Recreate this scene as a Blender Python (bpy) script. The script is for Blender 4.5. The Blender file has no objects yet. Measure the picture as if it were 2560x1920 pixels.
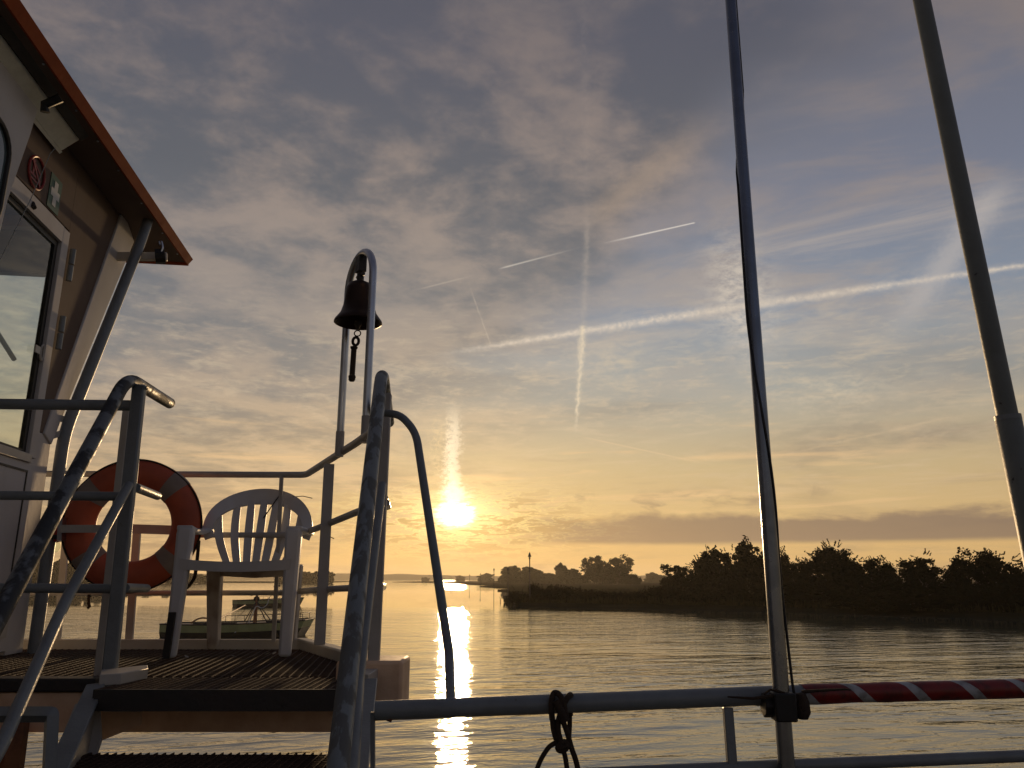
import bpy, bmesh, math, random
from math import sin, cos, tan, pi, radians, degrees, atan2, hypot, sqrt, exp
from mathutils import Vector, Matrix, noise as mnoise
random.seed(11)
S = bpy.context.scene
COL = S.collection

# ------------------------------------------------------------------ camera
EYE = 3.8                                   # eye height over the river
PITCH = 14.23
cam_d = bpy.data.cameras.new("camera")
cam = bpy.data.objects.new("camera", cam_d); COL.objects.link(cam)
cam.location = (0, 0, EYE)
cam.rotation_euler = (radians(90 + PITCH), 0, 0)
cam_d.sensor_fit = 'HORIZONTAL'; cam_d.sensor_width = 36.0
cam_d.lens = 36.0 * 1924 / 2560
cam_d.clip_start = 0.05; cam_d.clip_end = 12000
S.camera = cam

SUN_AZ, SUN_EL = -4.15, 4.55                # degrees, azimuth from +Y towards +X
def dvec(az, el):
    a, e = radians(az), radians(el)
    return Vector((sin(a) * cos(e), cos(a) * cos(e), sin(e)))
SUNV = dvec(SUN_AZ, SUN_EL)

def lin(c):
    c /= 255.0
    return c / 12.92 if c <= 0.04045 else ((c + 0.055) / 1.055) ** 2.4
def rgb(r, g, b): return (lin(r), lin(g), lin(b), 1.0)

# ------------------------------------------------------------------ node helper
class V:                                    # a float socket with arithmetic
    def __init__(s, G, sock): s.G, s.s = G, sock
    def _b(s, op, o, rev=False, clamp=False):
        return s.G.m(op, o, s, clamp=clamp) if rev else s.G.m(op, s, o, clamp=clamp)
    def __add__(s, o): return s._b('ADD', o)
    def __radd__(s, o): return s._b('ADD', o)
    def __sub__(s, o): return s._b('SUBTRACT', o)
    def __rsub__(s, o): return s._b('SUBTRACT', o, True)
    def __mul__(s, o): return s._b('MULTIPLY', o)
    def __rmul__(s, o): return s._b('MULTIPLY', o)
    def __truediv__(s, o): return s._b('DIVIDE', o)
class Graph:
    def __init__(g, nt): g.nt = nt
    def node(g, t, **k):
        n = g.nt.nodes.new(t)
        for a, b in k.items(): setattr(n, a, b)
        return n
    def put(g, sock, v):
        if isinstance(v, V): g.nt.links.new(v.s, sock)
        elif hasattr(v, 'is_output'): g.nt.links.new(v, sock)
        else: sock.default_value = v
    def m(g, op, a, b=None, c=None, clamp=False):
        n = g.node('ShaderNodeMath', operation=op); n.use_clamp = clamp
        g.put(n.inputs[0], a)
        if b is not None: g.put(n.inputs[1], b)
        if c is not None: g.put(n.inputs[2], c)
        return V(g, n.outputs[0])
    def sstep(g, v, lo, hi):                # smooth 0..1
        n = g.node('ShaderNodeMapRange', interpolation_type='SMOOTHSTEP')
        g.put(n.inputs['Value'], v); g.put(n.inputs['From Min'], lo); g.put(n.inputs['From Max'], hi)
        return V(g, n.outputs[0])
    def gauss(g, v, c, w):                  # exp(-((v-c)/w)^2)
        d = (v - c) / w
        return g.m('EXPONENT', (d * d) * -1.0)
    def xyz(g, x, y, z=0.0):
        n = g.node('ShaderNodeCombineXYZ')
        g.put(n.inputs[0], x); g.put(n.inputs[1], y); g.put(n.inputs[2], z)
        return n.outputs[0]
    def noise(g, vec, scale, detail=6, rough=0.5, dist=0.0):
        n = g.node('ShaderNodeTexNoise', noise_dimensions='3D')
        g.put(n.inputs['Vector'], vec)
        n.inputs['Scale'].default_value = scale; n.inputs['Detail'].default_value = detail
        n.inputs['Roughness'].default_value = rough; n.inputs['Distortion'].default_value = dist
        return V(g, n.outputs['Fac'])
    def mix(g, f, a, b, mode='MIX'):
        n = g.node('ShaderNodeMix', data_type='RGBA', blend_type=mode)
        g.put(n.inputs[0], f); g.put(n.inputs[6], a); g.put(n.inputs[7], b)
        return n.outputs[2]
    def dot(g, v, c):
        n = g.node('ShaderNodeVectorMath', operation='DOT_PRODUCT')
        g.put(n.inputs[0], v); n.inputs[1].default_value = c
        return V(g, n.outputs['Value'])
    def ramp(g, v, stops, interp='LINEAR'):
        n = g.node('ShaderNodeValToRGB'); r = n.color_ramp; r.interpolation = interp
        while len(r.elements) < len(stops): r.elements.new(0.5)
        for e, (p, c) in zip(r.elements, stops): e.position = p; e.color = c
        g.put(n.inputs[0], v)
        return n.outputs[0]

# ------------------------------------------------------------------ world: dawn sky, cloud veils, contrails
world = bpy.data.worlds.new("World"); S.world = world; world.use_nodes = True
wt = world.node_tree; wt.nodes.clear(); g = Graph(wt)
tc = g.node('ShaderNodeTexCoord')
DIR = tc.outputs['Generated']
sep = g.node('ShaderNodeSeparateXYZ'); wt.links.new(DIR, sep.inputs[0])
X, Y, Z = (V(g, sep.outputs[i]) for i in range(3))
el = g.m('ARCSINE', Z) * (180 / pi)
az = g.m('ARCTAN2', X, Y) * (180 / pi)
elc = g.m('MAXIMUM', el, 0.0)
# angular distance to the sun, in degrees
sd = g.m('ARCCOSINE', g.m('MINIMUM', g.dot(DIR, SUNV), 0.99999)) * (180 / pi)
# cloud layer seen in perspective
zz = g.m('MAXIMUM', Z, 0.0) + 0.10
Q = g.xyz(X / zz, Y / zz, 0.0)
Qr = g.xyz((X * 0.80 - Y * 0.6) / zz, (X * 0.6 + Y * 0.80) / zz * 0.80, 3.7)
E = elc * (1 / 45.0)
def st(p): return p / 45.0
clear = g.ramp(E, [(st(0), rgb(222, 178, 112)), (st(3.2), rgb(216, 180, 122)), (st(8), rgb(196, 174, 134)),
                   (st(13), rgb(156, 155, 148)), (st(19), rgb(128, 136, 148)), (st(26), rgb(114, 118, 132)), (st(36), rgb(104, 103, 112)), (1, rgb(96, 95, 104))])
lit = g.ramp(E, [(st(0), rgb(216, 178, 122)), (st(7), rgb(206, 176, 138)), (st(13), rgb(168, 149, 131)),
                 (st(19), rgb(140, 129, 122)), (st(28), rgb(144, 128, 118)), (st(38), rgb(122, 110, 107)), (1, rgb(110, 102, 102))])
dark = g.ramp(E, [(st(0), rgb(166, 136, 100)), (st(7), rgb(158, 140, 118)), (st(13), rgb(124, 120, 118)),
                  (st(20), rgb(100, 102, 107)), (st(28), rgb(85, 88, 95)), (st(38), rgb(82, 83, 94)), (1, rgb(80, 80, 90))])
# veil of cloud: heavy left and high, thin at lower right
cov0 = g.noise(Q, 0.9, 4, 0.5, 0.4)
left = g.sstep(az * -1.0 + (el - 18.0) * 1.1, -14.0, 14.0)
cover = g.sstep(cov0 + left * 0.42, 0.44, 0.82)
n1 = g.noise(Qr, 2.6, 7, 0.54, 0.35)
n2 = g.noise(Q, 7.0, 6, 0.6, 0.3)
n3 = g.noise(g.xyz(X / zz, Y / zz, 8.0), 17.0, 4, 0.65, 0.2)
tone = g.sstep(n1 * 0.60 + n2 * 0.28 + n3 * 0.12, 0.412, 0.605)
cloud = g.mix(tone, dark, lit)
sky = g.mix(cover * 0.92, clear, cloud)
# high thin wisps over the clear part
wv = g.xyz((X * 0.80 - Y * 0.25) / zz, (Y * 0.9 + X * 0.30) / zz * 2.3, 9.0)
w1 = g.noise(wv, 1.3, 7, 0.62, 1.3)
wisp = g.sstep(w1, 0.50, 0.78) * (1.0 - cover) * g.sstep(el, 2.5, 8.0)
wcol = g.ramp(E, [(0, rgb(232, 196, 140)), (st(10), rgb(205, 184, 154)), (st(22), rgb(178, 164, 152)), (st(30), rgb(160, 142, 130)), (1, rgb(130, 118, 112))])
sky = g.mix(wisp * 0.68, sky, wcol)
pk = g.noise(g.xyz((X * 0.8 - Y * 0.45) / zz, (Y * 0.9 + X * 0.4) / zz * 1.5, 12.0), 1.9, 6, 0.6, 0.3)
sky = g.mix(g.sstep(pk, 0.44, 0.66) * (1.0 - cover) * g.sstep(el, 8.0, 22.0) * 0.7, sky, g.ramp(E, [(st(8), rgb(196, 176, 150)), (st(18), rgb(160, 148, 140)), (st(28), rgb(150, 134, 124)), (st(38), rgb(124, 112, 108))]))
tx = g.noise(g.xyz(az * 0.22, el * 0.8, 3.0), 2.2, 6, 0.68, 0.3)
sky = g.mix(g.sstep(tx, 0.45, 0.70) * g.gauss(el, 13.0, 6.0) * 0.38, sky, rgb(206, 184, 154))
# fine horizontal streaks near the horizon
hs = g.noise(g.xyz(az * 0.05, el * 0.55, 2.0), 1.6, 6, 0.6, 0.6)
hmask = g.gauss(el, 7.0, 4.5)
sky = g.mix(g.sstep(hs, 0.52, 0.72) * hmask * 0.55, sky, rgb(236, 196, 144))
sky = g.mix(g.sstep(1.0 - hs, 0.56, 0.74) * hmask * 0.35, sky, rgb(164, 140, 118))
# low mauve bank at the right
bn = (g.noise(g.xyz(az * 0.06, el * 0.22, 5.0), 1.5, 5, 0.6, 0.4) - 0.5)
bn2 = (g.noise(g.xyz(az * 0.22, el * 0.5, 1.0), 1.0, 5, 0.6, 0.4) - 0.5)
btop = g.sstep(bn * 2.4 + bn2 * 1.3 + (4.35 - el), -0.22, 0.40)
bbot = g.sstep(el + az * 0.004 + bn * 0.5, 2.28, 2.75)
band = btop * bbot * g.sstep(az + bn * 7.0, -2.0, 6.0)
sky = g.mix(band * 0.86, sky, rgb(130, 111, 98))
b2 = g.gauss(el + bn * 3.0, 5.6, 0.45) * g.sstep(bn2 + 0.5, 0.5, 0.62) * g.sstep(az, -1.0, 5.0) * g.sstep(26.0 - az, 0.0, 8.0)
sky = g.mix(b2 * 0.6, sky, rgb(146, 124, 104))
# sideways falloff: sky dimmer away from the sun, at low elevation
side = g.sstep(sd, 14.0, 60.0)
anti = g.sstep(sd, 45.0, 100.0)
sky = g.mix(anti, sky, g.mix(1.0, sky, (0.52, 0.56, 0.68, 1), 'MULTIPLY'))
sky = g.mix(side * 0.35, sky, g.mix(1.0, sky, (0.62, 0.60, 0.66, 1), 'MULTIPLY'))
# warm glow round the sun
glow = g.m('EXPONENT', sd * -0.22) * 0.24 + g.m('EXPONENT', sd * -0.06) * 0.075
sky = g.mix(1.0, sky, g.mix(glow, (0, 0, 0, 1), (1.0, 0.72, 0.30, 1)), 'ADD')

sky = g.mix(g.sstep(el, 6.0, 18.0), sky, g.mix(1.0, sky, (1.10, 1.14, 1.18, 1), 'MULTIPLY'))
# small cloudlets crowded round and under the sun
cl = g.noise(g.xyz(az * 0.42, el * 2.3, 0.3), 1.3, 7, 0.66, 0.5)
cm = g.m('EXPONENT', ((az - SUN_AZ) * (az - SUN_AZ) / 55.0 + (el - 4.1) * (el - 4.1) / 4.0) * -1.0)
sky = g.mix(g.sstep(cl, 0.50, 0.56) * cm * 0.85, sky, rgb(176, 142, 82))
sky = g.mix(g.gauss(cl, 0.482, 0.020) * cm * 1.0, sky, rgb(255, 236, 150))

def great(a, b):                             # a great circle from a to b in the sky
    a, b = dvec(*a), dvec(*b)
    e2 = (b - a * a.dot(b)).normalized()
    n = a.cross(b).normalized()
    length = degrees(a.angle(b))
    ph = g.m('ARCTAN2', g.dot(DIR, e2), g.dot(DIR, a)) * (180 / pi)
    dd = g.m('ARCSINE', g.dot(DIR, n)) * (180 / pi)
    return ph, dd, length
wob = g.noise(g.xyz(az, el, 0.0), 1.7, 7, 0.80) - 0.5
puff = g.noise(g.xyz(az, el, 4.0), 2.6, 6, 0.62)
def trail(a, b, w0, w1, fade0, fade1, amt, col, wobble, rag=0.5):
    global sky
    ph, dd, L = great(a, b)
    t = ph / L
    width = t * (w1 - w0) + w0
    d = g.m('ABSOLUTE', dd + wob * wobble) / width
    body = g.m('EXPONENT', d * d * -1.6)
    if rag > 0: body = body * (g.sstep(puff, 0.5 - rag * 0.5, 0.5 + rag * 0.5) * 0.6 + 0.4)
    ends = g.sstep(ph, 0.0, fade0) * g.sstep(L - ph, 0.0, fade1)
    sky = g.mix(body * ends * amt, sky, col)
# broad old trail from the middle to the right edge
trail((-7.5, 16.0), (14.5, 18.95), 0.16, 0.40, 9.0, 0.4, 0.85, rgb(226, 210, 190), 0.55)
trail((14.0, 18.90), (38.0, 18.9), 0.42, 0.16, 0.4, 3.0, 0.80, rgb(222, 206, 186), 0.40)
# upright one above the middle, wavy, fading at both ends
trail((6.2, 27.0), (5.55, 18.2), 0.25, 0.30, 2.5, 0.3, 0.26, rgb(200, 184, 166), 0.8)
trail((5.55, 18.6), (4.75, 10.0), 0.30, 0.10, 0.3, 3.0, 0.90, rgb(232, 214, 184), 0.95)
trail((6.4, 45.0), (6.0, 24.0), 0.5, 0.35, 9.0, 1.0, 0.08, rgb(176, 160, 148), 0.3, 0.1)
# thin fresh ones
trail((6.9, 24.35), (14.6, 25.35), 0.08, 0.05, 3.5, 0.2, 0.75, rgb(230, 220, 208), 0.0, 0.0)
trail((-1.2, 22.7), (6.0, 24.3), 0.07, 0.07, 0.8, 6.0, 0.6, rgb(214, 204, 190), 0.0, 0.0)
trail((-8.0, 20.9), (-2.4, 22.4), 0.07, 0.07, 2.0, 3.0, 0.30, rgb(206, 190, 170), 0.0, 0.0)
trail((-3.6, 22.0), (-1.6, 17.0), 0.08, 0.06, 2.0, 0.3, 0.35, rgb(206, 190, 168), 0.2, 0.2)
trail((4.2, 10.5), (16.0, 7.6), 0.06, 0.06, 3.0, 5.0, 0.35, rgb(232, 202, 160), 0.0, 0.0)
trail((17.0, 8.0), (33.0, 10.6), 0.10, 0.10, 6.0, 6.0, 0.22, rgb(226, 196, 156), 0.2, 0.2)
# fuzzy patch behind the flagpole and a slanting one at the right edge
fz = g.noise(g.xyz(az * 0.6, el * 1.3, 7.0), 1.0, 7, 0.74, 0.15)
fp = g.m('EXPONENT', ((az - 17.6 - (el - 19) * -0.10) * (az - 17.6 - (el - 19) * -0.10) / 4.5 + (el - 19.5) * (el - 19.5) / 14.0) * -1.0)
sky = g.mix(g.sstep(fz, 0.34, 0.66) * fp * 0.95, sky, rgb(212, 200, 184))
fp = g.m('EXPONENT', ((az - 23.0) * (az - 23.0) / 16.0 + (el - 12.6) * (el - 12.6) / 1.6) * -1.0)
sky = g.mix(g.sstep(fz, 0.40, 0.66) * fp * 0.6, sky, rgb(210, 194, 168))
fp = g.m('EXPONENT', ((az - 8.0) * (az - 8.0) / 5.0 + (el - 15.6) * (el - 15.6) / 2.4) * -1.0)
sky = g.mix(g.sstep(fz, 0.38, 0.66) * fp * 0.55, sky, rgb(208, 192, 166))
trail((26.5, 15.0), (36.0, 25.0), 1.1, 1.1, 5.0, 3.0, 0.50, rgb(194, 184, 176), 1.4, 0.0)
trail((5.5, 25.5), (19.0, 33.0), 1.3, 1.6, 3.0, 8.0, 0.34, rgb(186, 160, 134), 1.8, 0.0)

# the plume rising from the sun
ph, dd, L = great((-4.15, 5.2), (-4.75, 13.2))
pn = g.noise(g.xyz(az * 1.1, el * 1.5, 6.0), 2.2, 7, 0.74, 0.3)
pn2 = g.noise(g.xyz(az, el, 16.0), 5.0, 5, 0.7, 0.2)
tt = g.m('MAXIMUM', ph / L, 0.0)
# position sways: leans left going up, swings right near the base
off = dd + (pn - 0.5) * 2.2 + (pn2 - 0.5) * 0.35 + g.m('SINE', tt * 5.0 + 0.6) * 0.22
pw = 0.60 - tt * 0.18
pb = g.m('EXPONENT', g.m('POWER', g.m('ABSOLUTE', off) / pw, 3.0) * -1.0) * g.sstep(ph, 0.0, 0.6) * g.sstep(L - ph, 0.0, 3.0)
hot = g.m('EXPONENT', ph * -0.75)
sky = g.mix(pb * (g.sstep(pn * 0.8 + pn2 * 0.2, 0.30, 0.60) * 0.55 + 0.50) * (1.0 - tt * 0.3), sky, g.mix(hot, (1.05, 0.88, 0.62, 1), (2.6, 2.15, 1.3, 1)))
off2 = off + 0.95
pb2 = g.m('EXPONENT', off2 * off2 * -2.5) * g.sstep(pn, 0.40, 0.62) * g.sstep(ph, 1.2, 2.4) * g.sstep(7.4 - ph, 0.0, 2.5)
sky = g.mix(pb2 * 0.55, sky, rgb(240, 212, 162))

# the sun burning through the cloud: a ragged white patch
rn = g.noise(g.xyz(az * 0.6, el * 2.2, 1.0), 2.2, 7, 0.72, 0.5) - 0.5
dx = az - (SUN_AZ); dy = el - (SUN_EL + 0.05)
rr = g.m('SQRT', dx * dx / 2.3 + dy * dy / 0.90) + rn * 1.5
core = g.sstep(rr, 1.22, 0.60)
dx2 = az - (SUN_AZ + 0.05); dy2 = el - (SUN_EL + 1.45)
rr2 = g.m('SQRT', dx2 * dx2 / 0.80 + dy2 * dy2 / 0.42) + rn * 3.4
core2 = g.sstep(rr2, 1.55, 0.25)
halo = g.m('EXPONENT', (dx * dx / 7.0 + dy * dy / 2.4) * -1.0)
sky = g.mix(1.0, sky, g.mix(halo, (0, 0, 0, 1), (0.70, 0.56, 0.26, 1)), 'ADD')
sky = g.mix(core2 * 0.8, sky, (1.7, 1.42, .92, 1))
sky = g.mix(core, sky, (2.3, 2.0, 1.45, 1))
sky = g.mix(g.sstep(g.m('SQRT', dx * dx + dy * dy) + rn * 0.25, 0.62, 0.40), sky, (26.0, 20.0, 11.5, 1))

nish = g.node('ShaderNodeTexSky', sky_type='NISHITA')
nish.sun_disc = False; nish.sun_elevation = radians(SUN_EL); nish.sun_rotation = radians(SUN_AZ)
nish.air_density = 1.2; nish.dust_density = 2.0
bg1 = g.node('ShaderNodeBackground'); wt.links.new(nish.outputs[0], bg1.inputs[0]); bg1.inputs[1].default_value = 0.05
bg2 = g.node('ShaderNodeBackground'); wt.links.new(sky, bg2.inputs[0]); bg2.inputs[1].default_value = 1.06
mx = g.node('ShaderNodeMixShader'); mx.inputs[0].default_value = 0.92
wt.links.new(bg1.outputs[0], mx.inputs[1]); wt.links.new(bg2.outputs[0], mx.inputs[2])
wo = g.node('ShaderNodeOutputWorld'); wt.links.new(mx.outputs[0], wo.inputs[0])
world.cycles.sampling_method = 'MANUAL'; world.cycles.sample_map_resolution = 1024

# ------------------------------------------------------------------ sun
sl = bpy.data.lights.new("sun", 'SUN'); sl.energy = 2.3; sl.angle = radians(1.6); sl.color = (1.0, 0.66, 0.34)
so = bpy.data.objects.new("sun", sl); COL.objects.link(so)
so.rotation_euler = (-SUNV).to_track_quat('-Z', 'Y').to_euler(); so.location = SUNV * 50
S.view_settings.view_transform = 'Standard'; S.view_settings.look = 'None'
S.view_settings.exposure = 0; S.view_settings.gamma = 1; S.view_settings.use_curve_mapping = False
cy = S.cycles
cy.use_denoising = True; cy.max_bounces = 6; cy.diffuse_bounces = 3; cy.transparent_max_bounces = 16; cy.volume_bounces = 0
cy.sample_clamp_indirect = 4.0; cy.caustics_reflective = True; cy.blur_glossy = 1.0; cy.caustics_refractive = False

# ------------------------------------------------------------------ photo ray -> place in the boat's world (metres)
FPX = 1924.0; CT, ST = cos(radians(PITCH)), sin(radians(PITCH))
def ray(px, py):
    a = (px - 1280) / FPX; b = (960 - py) / FPX
    return Vector((a, CT - b * ST, ST + b * CT))
def P(px, py, D):
    r = ray(px, py); return Vector((0, 0, EYE)) + r * (D / r.y)
def PH(px, py, z):
    r = ray(px, py); return Vector((0, 0, EYE)) + r * ((z - EYE) / r.z)
UD = Vector((-sin(radians(8)), cos(radians(8)), 0)); ND = Vector((UD.y, -UD.x, 0))
WA = Vector((-2.25, 3.58, 0))
def WL(s, h, off=0.0):                       # wheelhouse side wall: s forward, h over the eye, off outward
    p = WA + UD * s + ND * off; p.z = EYE + h; return p

# ------------------------------------------------------------------ materials
def mat(name, col, rough=0.5, metal=0.0, col2=None, nscale=8, namt=0.5, bump=0.0, bscale=60, spec=0.5, worn=None, wthr=0.6, wscale=10, coat=0.0, stretch=None):
    m = bpy.data.materials.new(name); m.use_nodes = True
    G = Graph(m.node_tree); b = m.node_tree.nodes['Principled BSDF']
    t = G.node('ShaderNodeTexCoord'); vec = t.outputs['Object']
    if stretch:
        mp = G.node('ShaderNodeMapping'); mp.inputs['Scale'].default_value = stretch
        m.node_tree.links.new(vec, mp.inputs[0]); vec = mp.outputs[0]
    c = tuple(col) + (1,) if len(col) == 3 else col
    c2 = (tuple(col2) + (1,)) if col2 else tuple(x * 0.7 for x in c[:3]) + (1,)
    n = G.noise(vec, nscale, 6, 0.6)
    cc = G.mix(G.sstep(n, 0.35, 0.7) * namt, c, c2)
    if worn:
        w = G.noise(vec, wscale, 5, 0.62, 0.3)
        f = G.sstep(w, wthr, wthr + 0.07)
        cc = G.mix(f, cc, tuple(worn) + (1,))
        G.put(b.inputs['Roughness'], f * 0.25 + rough)
    else:
        G.put(b.inputs['Roughness'], n * 0.2 + (rough - 0.1))
    m.node_tree.links.new(cc, b.inputs['Base Color'])
    b.inputs['Metallic'].default_value = metal
    b.inputs['Specular IOR Level'].default_value = spec
    b.inputs['Coat Weight'].default_value = coat
    if bump:
        bp = G.node('ShaderNodeBump'); bp.inputs['Strength'].default_value = bump; bp.inputs['Distance'].default_value = 0.01
        G.put(bp.inputs['Height'], G.noise(vec, bscale, 5, 0.6)); m.node_tree.links.new(bp.outputs[0], b.inputs['Normal'])
    return m
M = {}
M['grey'] = mat('grey_paint', (.20, .225, .24), .42, col2=(.13, .145, .155), nscale=9, bump=.15, bscale=90, worn=(.13, .12, .11), wthr=.68, wscale=30)
M['worn'] = mat('worn_handrail_paint', (.12, .14, .155), .42, col2=(.07, .08, .095), nscale=8, bump=.2, bscale=70, worn=(.026, .029, .033), wthr=.44, wscale=7)
M['worn2'] = mat('worn_patchy_paint', (.21, .24, .25), .42, col2=(.12, .14, .15), nscale=11, bump=.2, bscale=70, worn=(.115, .12, .115), wthr=.47, wscale=15, stretch=(1.6, 1, .14))
M['cream'] = mat('cream_paint', (.50, .47, .42), .5, col2=(.36, .32, .27), nscale=6, bump=.12, bscale=60, worn=(.22, .10, .05), wthr=.70, wscale=14)
M['post'] = mat('white_post_paint', (.44, .42, .39), .48, col2=(.33, .30, .27), nscale=10, bump=.12, bscale=60, worn=(.25, .13, .07), wthr=.72, wscale=16)
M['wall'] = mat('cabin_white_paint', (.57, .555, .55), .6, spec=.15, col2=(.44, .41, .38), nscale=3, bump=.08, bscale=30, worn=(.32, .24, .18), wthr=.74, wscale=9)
M['ceil_wallshade'] = mat('roof_underside_and_wall_shade', (.15, .11, .09), .7, spec=.1, col2=(.12, .085, .07), nscale=4)  # roof underside brown; on the upper wall it stands in for roof shade
M['orange'] = mat('orange_roof_paint', (.36, .062, .014), .6, spec=.15, col2=(.24, .04, .010), nscale=10, bump=.1)
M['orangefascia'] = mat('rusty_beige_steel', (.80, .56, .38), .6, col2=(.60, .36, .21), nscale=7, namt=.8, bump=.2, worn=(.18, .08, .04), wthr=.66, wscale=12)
M['rust'] = mat('rusty_post_steel', (.30, .13, .06), .75, col2=(.16, .07, .04), nscale=14, namt=.9, bump=.4)
M['black'] = mat('black_rubber', (.015, .015, .015), .55, bump=.1)
M['blacksteel'] = mat('tarred_steel', (.03, .028, .027), .55, col2=(.05, .035, .03), bump=.3)
M['grate'] = mat('grating_steel', (.095, .058, .042), .68, col2=(.035, .026, .022), nscale=20, bump=.3, spec=.2)
M['steel'] = mat('stainless_steel', (.55, .57, .60), .30, metal=1.0, col2=(.45, .47, .5), nscale=15)
M['pole'] = mat('aluminium_pole', (.20, .225, .27), .28, metal=1.0, col2=(.13, .145, .17), nscale=12)
M['mast'] = mat('grey_green_mast_paint', (.17, .19, .18), .5, col2=(.12, .135, .125), nscale=7, bump=.2, worn=(.035, .035, .032), wthr=.66, wscale=14)
M['bronze'] = mat('dark_bell_bronze', (.05, .03, .02), .40, metal=.85, col2=(.025, .015, .01), nscale=10)
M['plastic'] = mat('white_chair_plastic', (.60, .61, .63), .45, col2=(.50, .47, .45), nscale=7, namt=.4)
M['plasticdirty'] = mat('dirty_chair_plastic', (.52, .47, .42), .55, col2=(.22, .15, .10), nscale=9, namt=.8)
M['buoy'] = mat('orange_buoy', (.52, .10, .04), .55, col2=(.36, .075, .035), nscale=6, namt=.9, worn=(.30, .16, .10), wthr=.72, wscale=22, bump=.1)
M['band'] = mat('grey_reflective_band', (.30, .24, .20), .6, col2=(.20, .15, .12), nscale=12)
M['rope'] = mat('dark_brown_rope', (.055, .035, .022), .9, col2=(.03, .02, .012), nscale=60, bump=.8, bscale=220)
M['red'] = mat('red_lamp_plastic', (.55, .02, .02), .35)
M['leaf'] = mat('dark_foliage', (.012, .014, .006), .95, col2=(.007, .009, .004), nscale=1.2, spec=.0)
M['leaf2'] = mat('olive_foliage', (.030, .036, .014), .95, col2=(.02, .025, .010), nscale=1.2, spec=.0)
M['bark'] = mat('bark', (.04, .03, .02), .9, bump=.4)
M['reed'] = mat('reeds', (.040, .037, .015), .9, col2=(.022, .022, .009), nscale=.5, spec=.0)
M['soil'] = mat('bank_soil', (.022, .020, .011), .95, spec=.0, col2=(.014, .016, .008), nscale=.2)
M['hullgreen'] = mat('pale_green_hull', (.34, .37, .17), .55, col2=(.24, .26, .12), nscale=1.5, namt=.8, bump=.2, bscale=8)
M['hullblack'] = mat('black_hull_bottom', (.02, .018, .014), .5)
M['boatdeck'] = mat('weathered_boat_deck', (.15, .12, .09), .6, col2=(.08, .065, .05), nscale=2.5, namt=.9)
M['white'] = mat('white_sticker', (.6, .6, .58), .5)
M['green'] = mat('green_sticker', (.03, .10, .06), .5)
M['signred'] = mat('red_sticker', (.30, .03, .03), .5)
M['wood'] = mat('varnished_wood', (.16, .07, .03), .5)
M['lamp'] = mat('dull_lamp_cover', (.80, .82, .74), .4, col2=(.6, .62, .56), nscale=20)
M['hose'] = mat('white_hose', (.6, .58, .54), .5)

def glass_mat():
    m = bpy.data.materials.new('window_glass'); m.use_nodes = True; nt = m.node_tree; nt.nodes.clear(); G = Graph(nt)
    tr = G.node('ShaderNodeBsdfTransparent'); tr.inputs[0].default_value = (.88, .94, .91, 1)
    gl = G.node('ShaderNodeBsdfGlossy'); gl.inputs['Roughness'].default_value = .03
    fr = G.node('ShaderNodeFresnel'); fr.inputs[0].default_value = 1.5
    mxs = G.node('ShaderNodeMixShader'); o = G.node('ShaderNodeOutputMaterial')
    ge = G.node('ShaderNodeNewGeometry'); G.put(mxs.inputs[0], V(G, fr.outputs[0]) * (1.0 - V(G, ge.outputs['Backfacing']))); nt.links.new(tr.outputs[0], mxs.inputs[1]); nt.links.new(gl.outputs[0], mxs.inputs[2]); nt.links.new(mxs.outputs[0], o.inputs[0])
    return m
M['glass'] = glass_mat()

def stripe_mat():                            # red / white barrier tape wound in a helix round a rail along X
    m = mat('red_white_tape', (.5, .02, .02), .45); nt = m.node_tree; G = Graph(nt); b = nt.nodes['Principled BSDF']
    t = G.node('ShaderNodeTexCoord'); s = G.node('ShaderNodeSeparateXYZ'); nt.links.new(t.outputs['Object'], s.inputs[0])
    x, y, z = (V(G, s.outputs[i]) for i in range(3))
    # object origin lies on the rail axis; axis runs along local X
    ang = G.m('ARCTAN2', z, y) * (1 / (2 * pi))
    u = G.m('FRACT', x / 0.158 - ang + 1.594)
    u = G.m('FRACT', u + (G.noise(t.outputs['Object'], 9., 4, .6) - .5) * .12 + 1.0)
    f = G.m('LESS_THAN', u, 0.22)
    dirt = G.sstep(G.noise(t.outputs['Object'], 26., 6, .65), .42, .70)
    c = G.mix(f, G.mix(dirt, (.22, .012, .010, 1), (.09, .010, .008, 1)), G.mix(dirt, (.42, .44, .46, 1), (.20, .19, .18, 1)))
    nt.links.new(c, b.inputs['Base Color'])
    return m
M['tape'] = stripe_mat()

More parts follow.
